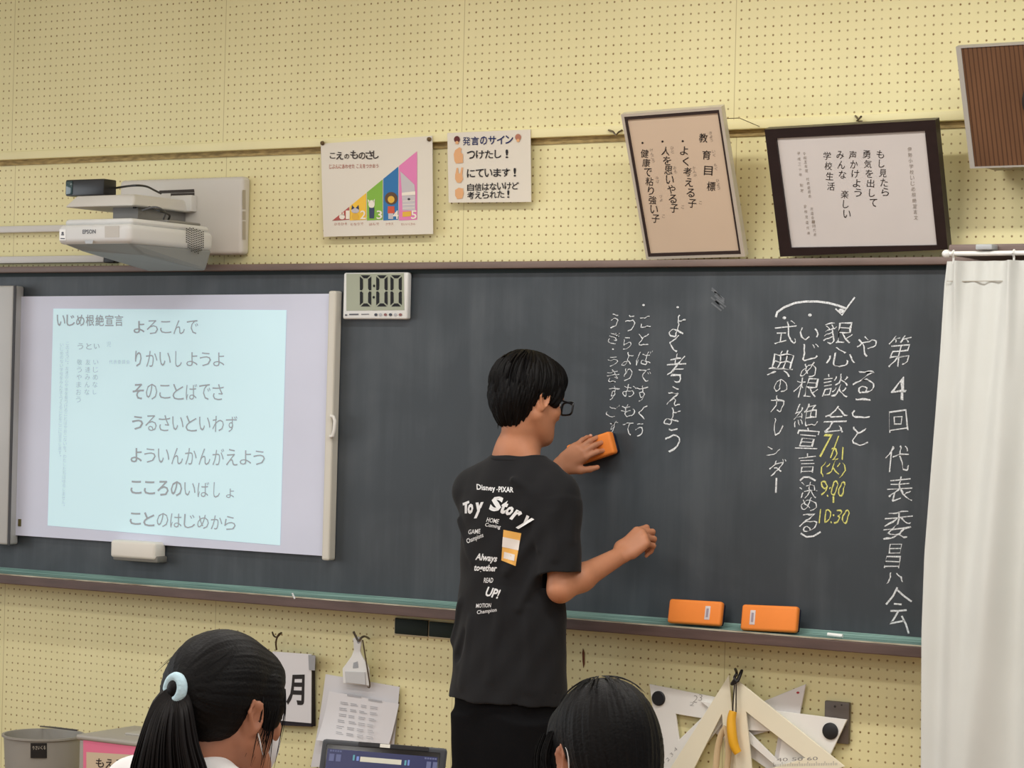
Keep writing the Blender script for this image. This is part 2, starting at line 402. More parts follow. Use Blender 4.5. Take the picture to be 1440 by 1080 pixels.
# ------------------------------------------------------------------ magnetic screen with the projected slide
scr = empty('projection_screen', at(240, 780, -.05), 'white roll-out magnetic screen with a projected slide on the chalkboard', 'screen')
SY = -.046
sh = MB(); c4 = [(22, 417), (466, 413), (457, 782), (13, 752)]
sh.prism([at(*p, SY) for p in c4], (0, .004, 0)); sh.build('screen_sheet', mat('screen_vinyl', (214, 218, 236), .45, .4, .03, 4), scr)
a, b = at(0, 402, -.07), at(23.5, 402, -.07); z0 = at(12, 766, -.07).z
MB().rbox(b.x-.11, b.x, -.085, -.031, z0, a.z, .008, 3).build('roller_housing', mat('housing_aluminium', (186, 186, 184), .4, .5, .05, 5), scr, smooth=True)
p, q = at(22, 404, -.09), at(14, 764, -.09)
MB().box(p.x-.012, p.x-.002, -.087, -.084, z0, a.z).build('housing_slot', mat('dark_slot', (70, 70, 72), .6, .3), scr)
p, q = at(469, 409, -.06), at(459, 788, -.06)
eb = MB(); eb.hexa([Vector((q.x-.014, -.068, q.z)), Vector((q.x+.014, -.068, q.z)), Vector((q.x+.014, -.031, q.z)), Vector((q.x-.014, -.031, q.z)), Vector((p.x-.014, -.068, p.z)), Vector((p.x+.014, -.068, p.z)), Vector((p.x+.014, -.031, p.z)), Vector((p.x-.014, -.031, p.z))])
bar = eb.build('edge_bar', mat('cream_bar', (212, 208, 196), .45, .4), scr, bevel=.006)
hp = [at(x, y, -.075) for x, y in ((465, 585), (469, 586), (471, 592), (470, 605), (468, 613), (464, 614))]
MB().tube(hp, .0055, 8).build('pull_handle', mat('handle_white', (228, 226, 220), .4, .4), bar, smooth=True)
MB().box(*(lambda c: (c.x-.006, c.x+.006, SY-.003, SY, c.z-.012, c.z+.012))(at(28, 735, SY))).build('corner_tag', mat('olive_tag', (96, 88, 50), .6, .3), scr)
Q = [np.array(v, float) for v in ((75, 434), (403, 436), (394, 767), (67, 739))]
SL = surfY(SY-.0012); ST = surfY(SY-.0022)
sl = MB(); N = 12
for j in range(N+1):
    for i in range(N+1):
        u, t = i/N, j/N; p = (Q[0]*(1-u)+Q[1]*u)*(1-t)+(Q[3]*(1-u)+Q[2]*u)*t; sl.v.append(tuple(SL(*p)))
for j in range(N):
    for i in range(N): a0 = j*(N+1)+i; sl.f.append((a0, a0+1, a0+N+2, a0+N+1)); sl.mi.append(0)
slide = sl.build('projected_slide', mat('slide_light', (200, 230, 238), .5, .3, .02, 3, emit=.27), scr)
slide_ink = mat('slide_grey', (166, 174, 180), .6, .3, emit=.06)
rows = [('よ', 'ろこんで', (186, 449), (280, 471), 0), ('り', 'かいしようよ', (185, 492), (317, 517), 1), ('そ', 'のことばでさ', (185, 538), (316, 563), 1), ('う', 'るさいといわず', (184, 582), (335, 607), 2), ('よ', 'ういんかんがえよう', (182, 627), (374, 653), 4), ('こころの', 'いばしょ', (182, 673), (333, 697), 5), ('こと', 'のはじめから', (181, 718), (333, 740), 7)]
for bold, rest, (x0, y0), (x1, y1), dy in rows:
    n = len(bold)+len(rest); w = (x1-x0)/n; tx = MB()
    for i, ch in enumerate(bold+rest):
        sc = .62 if ch == 'ょ' else .88
        cx = x0+w*(i+.5); yy = dy*(i+.5)/n
        hh = (y1-y0)*(.9 if ch not in 'こいよょう' else .78)*(sc/.88)
        q4 = rect(cx, (y0+y1)/2+yy+(4 if ch == 'ょ' else 0), w*sc*(.55 if ch in 'しり' else .96), hh, math.degrees(math.atan2(dy, x1-x0)))
        text_px(tx, ch, q4, ST, .012 if i < len(bold) else -.004)
    tx.build('slide_lettering', slide_ink, slide)
LET = tx = MB()
for i, ch in enumerate('いじめ根絶宣言'):
    text_px(tx, ch, rect(79+95*(i+.5)/7, 450.5, 12, 16), ST, .012)
LET.build('slide_lettering', slide_ink, slide)
tx = MB()
def vcol(mb, s_, x0, y0, x1, y1, w, h, surf, off=0.0):
    n = len(s_)
    for i, ch in enumerate(s_):
        if ch in ' 　': continue
        t = (i+.5)/n; x = x0+(x1-x0)*t; y = y0+(y1-y0)*t
        if ch in '・': ell_px(mb, x, y, w*.14, w*.14, surf); continue
        if ch in '、。': ell_px(mb, x+w*.25, y-h*.25, w*.13, w*.13, surf); continue
        k = .62 if ch in 'ゃゅょっ' else (.8 if ch in 'しりいこ' else 1)
        text_px(mb, ch, rect(x, y, w*(.7 if ch in 'しりく' else 1)*(k if k < .7 else 1), h*k), surf, off)
for x, s_ in ((136, 'い　いじめなし'), (125, 'と　友達みんな'), (113, 'う　敬うやまおう')):
    vcol(tx, s_[0], x, 482, x, 492, 8, 9, ST, .008)
    vcol(tx, s_[2:], x-1, 504, x-3, 504+10.5*len(s_[2:]), 7, 8, ST, -.008)
vcol(tx, 'このように、友達の心や体を傷つけることばやおこないを、わたしたちはゆるしません。', 95, 480, 89, 715, 4.6, 5, ST, -.015)
vcol(tx, 'いじめのない学校をみんなでつくることをここに宣言します。', 87, 482, 84, 645, 4.6, 5, ST, -.015)
for i, ch in enumerate('児童会'): text_px(tx, ch, rect(153+i*0, 484, 6, 7), ST, -.015) if i == 0 else None
for i, ch in enumerate('代表委員会'): text_px(tx, ch, rect(156+i*6, 509, 5, 5.5), ST, -.012)
tx.build('slide_small_lettering', mat('slide_pale_grey', (182, 200, 206), .6, .3, emit=.06), slide)
c0, c1 = at(155, 759, -.09), at(217, 788, -.09)
bx = empty('receiver_box', ((c0.x+c1.x)/2, -.06, c1.z), 'small white plastic box on the chalkboard below the screen', 'box')
MB().rbox(c0.x, c1.x, -.09, -.031, c1.z, c0.z, .010, 4).build('casing', mat('warm_white_plastic', (226, 222, 212), .45, .4), bx, smooth=True)
MB().rbox(c0.x+.006, c1.x+.006, -.083, -.031, c1.z-.009, c1.z+.012, .005, 2).build('base', mat('grey_plastic_base', (120, 118, 112), .5, .4), bx, smooth=True)

# ------------------------------------------------------------------ kitchen-style timer
TY = -.058
c0, c1 = at(483, 383.5, TY), at(572, 449, TY)
tm = empty('digital_timer', ((c0.x+c1.x)/2, TY, c1.z), 'white digital timer reading zero on the chalkboard by the screen', 'timer')
MB().rbox(c0.x, c1.x, TY, -.0345, c1.z, c0.z, .006, 3).build('casing', mat('timer_white', (226, 226, 222), .4, .4), tm, smooth=True)
TS = surfY(TY-.001)
mb = MB(); poly_px(mb, [(487, 385), (568, 384), (568.5, 436), (487, 437)], TS); mb.build('lcd', mat('lcd_green_grey', (158, 163, 140), .35, .5), tm)
TS2 = surfY(TY-.002)
mb = MB()
def seg7(x0, x1, y0, y1, w=4.4):
    ym = (y0+y1)/2; g = 1.2
    for a_, b_ in (((x0+w, y0), (x1-w, y0)), ((x0+w, y1), (x1-w, y1))):
        s_ = 1 if a_[1] == y0 else -1
        poly_px(mb, [(a_[0]-w+g, a_[1]), (b_[0]+w-g, b_[1]), (b_[0]-g, b_[1]+s_*w), (a_[0]+g, a_[1]+s_*w)], TS2)
    for x, s_ in ((x0, 1), (x1, -1)):
        for ya, yb in ((y0, ym), (y1, ym)):
            d = 1 if yb > ya else -1
            poly_px(mb, [(x, ya+d*g*1.5), (x, yb-d*g), (x+s_*w*.6, yb-d*g*.5), (x+s_*w, yb-d*w*.7), (x+s_*w, ya+d*(w+g))], TS2)
seg7(506, 522, 387, 431); seg7(529, 545, 387, 431); seg7(549, 565, 387, 431)
ell_px(mb, 526, 402, 1.6, 1.9, TS2); ell_px(mb, 525.5, 418, 1.6, 1.9, TS2)
mb.build('lcd_digits', mat('lcd_black', (14, 14, 14), .5, .3), tm)
mb = MB()
line_px(mb, [(491, 442.2), (504, 442)], 1.8, TS2); line_px(mb, [(508, 442), (519, 441.8)], 1.0, TS2)
ell_px(mb, 486.5, 443, 1.6, 1.2, TS2)
mb.build('casing_lettering', mat('print_grey', (90, 92, 100), .6, .3), tm)
mb = MB()
for i, x in enumerate((528.5, 535, 542, 549, 556, 563)): ell_px(mb, x, 442.5, 2.3, 2.0, TS2, mi=i % 3)
mb.build('buttons', [mat('btn_dark', (70, 74, 84), .6, .3), mat('btn_light', (176, 178, 182), .6, .3), mat('btn_red', (140, 96, 96), .6, .3)], tm)

# ------------------------------------------------------------------ the two posters
def sheet(name, quad, Y, m, parent, th=.0012, bulge=.0, n=14):
    TL, TR, BR, BL = [np.array(q, float) for q in quad]; mb = MB(); fr = []; bk = []
    for j in range(n+1):
        for i in range(n+1):
            u, t = i/n, j/n; p = (TL*(1-u)+TR*u)*(1-t)+(BL*(1-u)+BR*u)*t
            P = at(p[0], p[1], Y); P.y -= bulge*(t**3)*(.6+.4*sin(u*5))
            fr.append(P); bk.append(P+Vector((0, th, 0)))
    V = fr+bk; F = []; k = (n+1)**2
    for j in range(n):
        for i in range(n):
            a_ = j*(n+1)+i; F.append((a_, a_+1, a_+n+2, a_+n+1)); F.append((k+a_, k+a_+n+1, k+a_+n+2, k+a_+1))
    mb.add(V, F); return mb.build(name, m, parent, smooth=True)
lam = mat('laminated_paper', (222, 214, 198), .28, .5, .02, 3)
PY = -.0305
p1 = empty('voice_poster', at(531, 330, PY), 'laminated poster with a stepped rainbow triangle numbered one to five', 'poster')
sheet('paper_sheet', [(451, 202), (608, 191), (609, 329), (455, 333)], PY, lam, p1)
PS = surfY(PY-.001); PS2 = surfY(PY-.0018); PS3 = surfY(PY-.0026)
def hyp(x): return 310.5-(x-467)*(310.5-213)/(586-467)
bars = [((467, 491), (176, 74, 62)), ((492, 515), (240, 192, 40)), ((516, 538), (126, 178, 44)), ((539, 560), (20, 108, 168)), ((561, 586.5), (224, 124, 176))]
for i, ((x0, x1), c) in enumerate(bars):
    mb = MB(); poly_px(mb, [(x0, 310), (x0, hyp(x0)), (x1, hyp(x1)), (x1, 309)], PS)
    mb.build('colour_step', mat('poster_colour_%d' % i, c, .35, .4), p1)
mb = MB()
for ch, x, y, w, h in (('こ', 467.5, 219, 8, 8), ('え', 477.5, 219, 10, 11), ('の', 487.5, 220, 7, 7), ('も', 498, 217.5, 11, 12), ('の', 509, 219, 9.5, 10), ('さ', 519.5, 218, 11, 12), ('し', 528.5, 217.5, 8, 11.5)): text_px(mb, ch, rect(x, y, w, h), PS2, .016)
mb.build('poster_title', mat('print_dark_brown', (52, 40, 34), .5, .3), p1)
mb = MB(); text_px(mb, 'じぶんにあわせた こえをつかおう', [(463, 231), (532, 230.5), (532, 236), (463, 237.5)], PS2, .004)
for x0, x1, s_ in ((470, 488, 'ひそひそ'), (493, 511, 'となりで'), (519, 533, 'はんで'), (542, 553, 'クラス'), (564, 584, 'たいいくかん')): text_px(mb, s_, [(x0, 313.5), (x1, 312.8), (x1, 316.4), (x0, 317)], PS2, -.004)
mb.build('poster_small_lettering', mat('print_rust', (170, 84, 66), .5, .3), p1)
mb = MB()
for d, x in (('1', 489), ('2', 510.5), ('3', 533.5), ('4', 556.5), ('5', 582)): text_px(mb, d, rect(x, 302, 5.5 if d == '1' else 8, 12), PS3, .012)
mb.build('step_numbers', mat('print_cream', (240, 232, 214), .4, .3), p1)
mb = MB()   # plain little animals on the steps: 0 white 1 blue 2 brown 3 yellow 4 red 5 dark 6 pale grey
def an(x, y, rx, ry, mi): ell_px(mb, x, y, rx, ry, PS2 if mi != 5 else PS3, mi)
an(481, 305, 4, 3.5, 0); poly_px(mb, [(477, 303), (479, 297), (481, 302)], PS2, 0); poly_px(mb, [(481, 302), (483, 297), (484, 303)], PS2, 0)
an(499.5, 296, 5.6, 4, 6); poly_px(mb, [(494, 295), (495, 288), (498.5, 292.5)], PS2, 1); poly_px(mb, [(500.5, 292.5), (504, 288), (505, 295)], PS2, 1); an(499.5, 304.5, 5, 5, 3)
an(522.5, 287, 4.5, 5.5, 0); poly_px(mb, [(517.5, 285), (517, 280), (520.5, 283)], PS2, 0); poly_px(mb, [(524.5, 283), (527, 279.5), (527, 286)], PS2, 0); poly_px(mb, [(519, 292), (526.5, 292), (526, 307), (519.5, 307)], PS2, 1)
an(550, 279, 9, 9, 2); ell_px(mb, 550, 280.5, 4.8, 5, PS3, 3); poly_px(mb, [(545.5, 290), (554.5, 290), (555, 300), (545, 300)], PS2, 4); poly_px(mb, [(546, 300), (553, 300), (553, 308), (546, 308)], PS2, 6)
poly_px(mb, [(563, 241), (575, 252), (583, 260), (584, 272), (584, 296), (566, 296), (565, 268)], PS2, 6); poly_px(mb, [(565, 271), (584, 269), (584, 274), (565, 275)], PS3, 0); an(575, 280, 2, 1.6, 5)
for k in range(3): line_px(mb, [(566, 283+5*k), (583, 282+5*k)], .8, PS3, 0)
poly_px(mb, [(566, 298), (578, 297), (578, 304), (566, 305)], PS2, 3)
mb.build('animal_pictures', [mat('pic_white', (238, 230, 214), .4, .3), mat('pic_blue', (52, 62, 92), .4, .3), mat('pic_brown', (92, 66, 40), .4, .3), mat('pic_yellow', (226, 178, 60), .4, .3), mat('pic_red', (206, 84, 54), .4, .3), mat('pic_dark', (60, 52, 60), .4, .3), mat('pic_grey', (196, 190, 192), .4, .3)], p1)
for i, (x, y) in enumerate(((454.5, 201.5), (604.5, 196))):
    o = MB().lathe([(.004, 0), (.007, .003), (.006, .008), (.003, .010), (.0, .010)], at(x, y, -.03), 14, ax=(0, -1, 0)).build('push_pin', mat('brass_dark', (96, 74, 44), .4, .5, metal=.4), smooth=True)
    tag(o, 'dark push pin at the upper %s corner of the rainbow triangle poster' % ('left', 'right')[i], 'push pin', 'push pins of the triangle poster')
p2 = empty('hand_sign_poster', at(690, 285, PY), 'laminated sheet of hand signs with three lines of black lettering', 'poster')
sheet('paper_sheet', [(629, 187), (746, 182), (747, 284), (631, 285)], PY, lam, p2)
mb = MB()
for i, ch in enumerate('発言のサイン'):
    text_px(mb, ch, rect(656+12*i, 198.5-.9*i*.5, 11 if ch != 'の' else 10, 12), PS2, .018 if ch != '発' else .004)
mb.build('poster_title', mat('print_navy', (30, 40, 92), .5, .3), p2)
mb = MB()
def hrow(s_, x0, y0, x1, y1, h, off=.014):
    n = len(s_); w = (x1-x0)/n
    for i, ch in enumerate(s_):
        k = {'！': (.3, .95), 'し': (.75, .9), 'り': (.6, .95)}.get(ch, (.92, .9))
        text_px(mb, '!' if ch == '！' else ch, rect(x0+w*(i+.5), y0+(y1-y0)*(i+.5)/n, w*k[0], h*k[1]), PS2, off)
hrow('つけたし！', 656, 218, 719, 216, 13); hrow('にています！', 656, 244, 730, 242, 13); hrow('自信はないけど', 656.5, 263.5, 730, 261, 11.5); hrow('考えられた！', 656.5, 275, 720, 272.5, 11.5)
mb.build('poster_lettering', mat('print_black', (30, 26, 28), .5, .3), p2)
skinp = mat('print_skin', (222, 168, 118), .4, .3); 
mb = MB()
poly_px(mb, [(638, 217), (640, 211), (646, 207), (649, 209), (648, 214), (651, 217), (651, 229), (641, 230), (639, 226)], PS2)
poly_px(mb, [(640, 246), (642, 236), (644, 236), (645, 244), (647, 244), (649, 235), (651, 236), (650, 246), (651, 252), (648, 257), (643, 257), (640, 252)], PS2)
poly_px(mb, [(640, 267), (645, 264), (651, 265), (652, 272), (650, 279), (643, 280), (640, 275)], PS2)
mb.build('hand_pictures', skinp, p2)
mb = MB()
for x, y, c in ((642.5, 196, 0), (728.5, 193, 1)):
    ell_px(mb, x, y, 4.2, 4.8, PS2, c); ell_px(mb, x, y+4.5, 2.4, 2.2, PS3, 2)
mb.build('speaker_pictures', [mat('pic_dark_red', (96, 36, 34), .5, .3), mat('pic_tan', (176, 116, 92), .5, .3), skinp], p2)

# ------------------------------------------------------------------ two framed boards leaning out from the wall
def leaning_frame(name, quad, Yb, label, fw_px, frame_m, paper_m, rim_m, depth, inner):
    TL, TR, BR, BL = quad
    bl, br = at(*BL, Yb), at(*BR, Yb)
    yt = .5*(y_for_x(*TL, bl.x)+y_for_x(*TR, br.x))
    tl, tr_ = at(*TL, yt), at(*TR, yt)
    n = (br-bl).cross(tl-bl).normalized()           # towards the room
    if n.y > 0: n = -n
    f = surfP(bl, n)
    r = empty(name, (bl+br)/2, label, 'picture frame')
    back = -n*depth
    O = [f(*p) for p in (TL, TR, BR, BL)]; I = [f(*p) for p in inner]
    fr = MB(); lift = n*.0
    V = [p+lift for p in O]+[p+lift for p in I]+[p+back for p in O]+[p+back for p in I]
    F = []
    for i in range(4):
        j = (i+1) % 4
        F += [(i, j, 4+j, 4+i), (8+i, 8+j, j, i), (4+i, 4+j, 12+j, 12+i), (12+i, 12+j, 8+j, 8+i)]
    fr.add(V, F); fr.build('frame', frame_m, r)
    if rim_m is not None:
        def sh_(Pin, k): c = sum(Pin, Vector())/4; return [c+(p-c)*k for p in Pin]
        rm = MB(); J = [f(*p) for p in inner]; K = sh_(J, .955); V = [p-n*.002 for p in J]+[p-n*.002 for p in K]+[p-n*.008 for p in J]+[p-n*.008 for p in K]; rm.add(V, F0 := [q for i in range(4) for q in ((i, (i+1) % 4, 4+(i+1) % 4, 4+i), (8+i, 8+(i+1) % 4, (i+1) % 4, i), (4+i, 4+(i+1) % 4, 12+(i+1) % 4, 12+i), (12+i, 12+(i+1) % 4, 8+(i+1) % 4, 8+i))])
        rm.build('inner_rim', rim_m, r)
    pp = MB(); pp.prism([p-n*.006 for p in I], -n*(depth-.008)); pp.build('paper', paper_m, r)
    return r, surfP(bl-n*.0052, n), n, (tl, tr_, br, bl)
f1, F1S, n1, c1_ = leaning_frame('framed_goals', [(873, 161), (1014, 150), (1048, 361), (909, 365)], -.057, 'slim silver frame with beige paper and vertical lettering leaning forward on the rail', 4,
    mat('pale_silver_frame', (206, 200, 188), .3, .5, metal=.35), mat('beige_paper', (206, 184, 160), .6, .3, .02, 6), mat('dark_rim', (52, 40, 38), .5, .3), .022, [(877.5, 164.5), (1011, 154.5), (1042, 357.5), (911.5, 361.5)])
mb = MB(); K1 = mat('ink_black', (40, 34, 32), .6, .3)
for ch, x, y in (('教', 989, 194), ('育', 993.5, 218), ('目', 996, 240), ('標', 1000, 262)): text_px(mb, ch, rect(x, y, 12, 13, 3), F1S, .006)
def col_(s_, xs, ys, x1, y1, w, S_, off=.0):
    n = len(s_)
    for i, ch in enumerate(s_):
        if ch in ' 　': continue
        t = i/(n-1); text_px(mb, ch, rect(xs+(x1-xs)*t, ys+(y1-ys)*t, w*(.75 if ch in 'くりし' else .95), w*1.02, 4), S_, off)
col_('よく考える子', 962, 212, 973.5, 286, 12, F1S, .004); col_('人を思いやる子', 936, 212.5, 948, 293, 12, F1S, .004); col_('健康で粘り強い子', 906.5, 216, 922, 307.5, 11.5, F1S, .004)
for x, y in ((960, 198.5), (931.5, 199), (903.5, 201)): ell_px(mb, x, y, 1.5, 1.5, F1S)
mb.build('lettering', K1, f1)
mb = MB()
def furi(s_, x, y, dx=.8, h=5.2):
    for i, ch in enumerate(s_): text_px(mb, ch, rect(x+dx*i, y+h*i, 4.2, 4.2, 3), F1S, -.004)
furi('きょう', 999, 187); furi('いく', 1003.5, 213); furi('もく', 1006, 232); furi('ひょう', 1009, 254); furi('かんが', 976, 236); furi('ひと', 945, 208); furi('おも', 949, 236); furi('けんこう', 916, 211); furi('ねば', 924, 250); furi('づよ', 929, 276); furi('こ', 985, 285); furi('こ', 960, 291); furi('こ', 933, 304)
mb.build('small_lettering', mat('ink_grey', (140, 128, 116), .6, .3), f1)
mb = MB()
f2, F2S, n2, c2_ = leaning_frame('framed_pledge', [(1075, 182), (1315, 168.5), (1333, 351), (1097, 361)], -.058, 'wide black wooden frame with white paper and vertical lettering leaning forward on the rail', 14,
    mat('black_wood_frame', (34, 24, 26), .35, .4, .2, 20, (1, 6, 1)), mat('frame_paper', (206, 200, 196), .5, .3, .02, 6), None, .03, [(1091.5, 194.5), (1300.5, 184), (1317.5, 345), (1112, 348.5)])
col_('もし見たら', 1238, 217, 1245, 270, 11, F2S); col_('勇気を出して', 1218.5, 217, 1228, 285, 11, F2S); col_('声かけよう', 1199, 218, 1206.5, 271, 11, F2S); col_('みんな　楽しい', 1181.5, 218, 1191, 301, 11, F2S); col_('学校生活', 1163, 219, 1168.5, 262, 11, F2S)
mb.build('lettering', K1, f2)
mb = MB(); col_('伊勢小学校いじめ根絶宣言文', 1279, 210, 1288, 306, 6, F2S, -.004); col_('令和五年度　代表委員会　　児童会一同代表', 1131, 216, 1146, 330, 4.4, F2S, -.006); col_('平成三十年　制定', 1123, 216, 1127.5, 268, 4.4, F2S, -.006); col_('全校児童代表', 1132, 290, 1137, 328, 4.4, F2S, -.006)
mb.build('small_lettering', mat('ink_grey', (140, 128, 116), .6, .3), f2)
steel = mat('wire_steel', (110, 98, 80), .35, .5, metal=.7)
def cord(name, pts, r, label, cat, m=steel, group=None):
    o = MB().tube(pts, r, 6).build(name, m, smooth=True); tag(o, label, cat, group); return o
cord('hanging_wire', [c1_[1]+Vector((-.06, .02, -.03)), at(1040, 166, -.1), at(1068, 178, -.03)], .0012, 'thin wire from the silver frame to the wall rail', 'wire')
cord('wall_hook', [at(856, 183, -.03), at(862, 185, -.05), at(866, 190, -.05), at(870, 186, -.04), at(875, 183, -.03)], .003, 'small bent metal hook on the wall left of the silver frame', 'hook')
cord('wall_hook', [at(1203, 163, -.03), at(1207, 168, -.05), at(1211, 164, -.045), at(1205, 170, -.04), at(1213, 171, -.035)], .003, 'small metal hook above the black frame', 'hook')
# ------------------------------------------------------------------ wall speaker
sp_bl = at(1364, 237, -.20)
sp_tY = y_for_x(1344, 66, sp_bl.x); sp_tl = at(1344, 66, sp_tY)
spk = empty('wall_speaker', (sp_bl.x+.28, -.1, sp_bl.z), 'brown wood-fronted speaker box tilted down high on the wall above the curtain', 'speaker')
W_ = .46; up = (sp_tl-sp_bl); hgt = up.length; up.normalize(); rt = Vector((1, 0, 0)); bk = up.cross(rt).normalized()
if bk.y < 0: bk = -bk
def SPp(u, v, d): return sp_bl + rt*u + up*v + bk*d
def slab(mb, u0, u1, v0, v1, d0, d1, mi=0): mb.hexa([SPp(u0, v0, d0), SPp(u1, v0, d0), SPp(u1, v1, d0), SPp(u0, v1, d0), SPp(u0, v0, d1), SPp(u1, v0, d1), SPp(u1, v1, d1), SPp(u0, v1, d1)], mi)
cb = MB(); e0, e1 = SPp(.004, .006, .012), SPp(.004, hgt-.006, .012); x0_, x1_ = sp_bl.x+.004, sp_bl.x+W_-.004
cb.hexa([Vector((x0_, e0.y, e0.z)), Vector((x1_, e0.y, e0.z)), Vector((x1_, -.028, e0.z)), Vector((x0_, -.028, e0.z)), Vector((x0_, e1.y, e1.z)), Vector((x1_, e1.y, e1.z)), Vector((x1_, -.028, e1.z)), Vector((x0_, -.028, e1.z))])
cb.build('cabinet', mat('speaker_cabinet', (168, 162, 132), .5, .3), spk)
mb = MB(); slab(mb, 0, .013, 0, hgt, 0, .02); slab(mb, W_-.013, W_, 0, hgt, 0, .02); slab(mb, .013, W_-.013, 0, .004, 0, .02); slab(mb, .013, W_-.013, hgt-.004, hgt, 0, .02)
mb.build('front_frame', mat('speaker_frame_grey', (168, 164, 156), .4, .5), spk)
def grille():
    m = mat('wood_grille', (108, 76, 52), .55, .3, .15, 14, (1, 1, .15)); nt = m.node_tree; b = nt.nodes['Principled BSDF']
    tc = nt.nodes.new('ShaderNodeTexCoord'); wv = nt.nodes.new('ShaderNodeTexWave'); wv.inputs['Scale'].default_value = 26; wv.inputs['Distortion'].default_value = .3
    nt.links.new(tc.outputs['Object'], wv.inputs[0]); old = b.inputs['Base Color'].links[0].from_socket
    pw = nt.nodes.new('ShaderNodeMath'); pw.operation = 'POWER'; pw.inputs[1].default_value = 5; nt.links.new(wv.outputs[1], pw.inputs[0])
    mx = nt.nodes.new('ShaderNodeMix'); mx.data_type = 'RGBA'; nt.links.new(pw.outputs[0], mx.inputs[0]); nt.links.new(old, mx.inputs[6]); mx.inputs[7].default_value = rgb((70, 45, 30)); nt.links.new(mx.outputs[2], b.inputs['Base Color']); return m
mb = MB(); slab(mb, .013, W_-.013, .004, hgt-.004, .003, .018); mb.build('wood_grille', grille(), spk)
rc = ((sp_bl+rt*(.222)+up*(hgt*.52)))
mb = MB().lathe([(.062, 0), (.062, .009), (.056, .013), (0, .013)], rc+bk*.004, 32, ax=-bk); mb.build('round_port', mat('port_black', (44, 36, 32), .6, .3), spk)
mb = MB(); slab(mb, .055, .075, -.030, .02, .10, .11); slab(mb, W_-.075, W_-.055, -.030, .02, .10, .11); mb.build('bracket', mat('bracket_metal', (186, 182, 168), .4, .5, metal=.3), spk)

# ------------------------------------------------------------------ curtain and its rail, wooden pelmet strip
ct = mat('curtain_cloth', (208, 210, 205), .8, .2, .03, 5, bump=.15, bscale=900, sheen=.2)
CY = -.30
cur = empty('curtain', at(1370, 1075, CY), 'off-white cloth curtain hanging at the right end of the chalkboard', 'curtain')
ztop = at(1380, 367, CY).z
mb = MB(); NU, NV = 110, 60; zb = .06
x_right = 1.92
th = .004
def edge_x(z):                                    # the left hem swings out towards the floor
    pts = [(366, 1332), (400, 1328), (500, 1322), (640, 1312), (780, 1301), (890, 1297), (1080, 1296)]
    zs = [at(p[1], p[0], CY).z for p in pts]; xs = [at(p[1], p[0], CY).x for p in pts]
    return float(np.interp(-z, [-q for q in zs], xs))
xp2 = at(1426, 368, CY).x
RID = [(at(a0, b0, CY).x, at(a1, b1, CY).x, at(a0, b0, CY).z-at(a1, b1, CY).z, am, wd) for (a0, b0, a1, b1, am, wd) in ((1427, 370, 1372, 1080, .055, .055), (1358, 400, 1342, 900, .022, .030), (1480, 370, 1455, 1080, .05, .05))]
for side in (0, 1):
    for j in range(NV+1):
        z = ztop+(zb-ztop)*j/NV; t = j/NV; x0 = edge_x(z)
        for i in range(NU+1):
            u = i/NU; x = x0+(x_right-x0)*u
            open_ = min(1, t*3.5)
            ph = (x-x0)
            y = CY
            for xa, xb, hz, am, wd in RID:
                d_ = x-(xa+(xb-xa)*min(1.3, (ztop-z)/hz)); y -= am*(.25+.75*min(1, t*2.2))*math.exp(-(d_/(wd*(.55+.6*t)))**2)
            y += -.006*open_*sin(u*pi*2/.22+1.9-.9*t)
            y += .004*sin(u*60+t*4)*(1-open_)
            for xpin in (edge_x(ztop)+.030, xp2, xp2+.17, xp2+.34):
                d = (x-(xpin-(xpin-edge_x(ztop))*0)) ; y -= .022*math.exp(-(d/.010)**2)*max(0, 1-t*6)
            mb.v.append((x, y+(th if side else 0), z))
n0 = (NU+1)*(NV+1)
for j in range(NV):
    for i in range(NU):
        a_ = j*(NU+1)+i; mb.f.append((a_, a_+NU+1, a_+NU+2, a_+1)); mb.f.append((n0+a_, n0+a_+1, n0+a_+NU+2, n0+a_+NU+1)); mb.mi += [0, 0]
for j in range(NV): a_ = j*(NU+1); mb.f.append((a_, n0+a_, n0+a_+NU+1, a_+NU+1)); mb.mi.append(0)
mb.build('cloth', ct, cur, smooth=True, angle=0)
MB().box(edge_x(ztop)+.003, x_right, CY-.0065, CY-.004, ztop-.052, ztop-.050).build('hem_stitching', mat('stitch_grey', (170, 164, 152), .8, .2), cur)
ry = at(1331, 357, CY)
rl = empty('curtain_rail', (1.6, CY, ry.z), 'white curtain rod with round end cap above the curtain', 'curtain rail')
MB().cyl((ry.x+.004, CY, ry.z), (1.98, CY, ry.z), .0065, 14).build('rod', mat('white_rod', (226, 226, 222), .3, .5), rl, smooth=True)
MB().sphere((ry.x, CY, ry.z), (.012, .011, .011), 16).build('end_cap', mat('white_rod', (226, 226, 222), .3, .5), rl, smooth=True)
hk = MB()
for px in (1341, 1426, 1460):
    p = at(px, 360, CY); hk.tube([(p.x, CY, ry.z+.008), (p.x, CY-.009, ry.z), (p.x, CY, ry.z-.010), (p.x, CY, ry.z-.026)], .003, 6)
hk.build('curtain_hooks', mat('white_rod', (226, 226, 222), .3, .5), rl, smooth=True)
bp = at(1390, 350, -.28)
MB().rbox(bp.x-.022, bp.x+.022, CY-.014, -.2705, bp.z-.004, bp.z+.010, .003, 2).build('rail_bracket', mat('grey_bracket', (172, 176, 178), .35, .5), rl, smooth=True)
c0, c1 = at(1340, 346, -.24), at(1340, 360, -.24)
structure(MB().rbox(c0.x, 2.0, -.27, -.0005, c1.z, c0.z+.002, .004, 2), 'trim_3', mat('brown_rail', (120, 103, 96)), smooth=True)

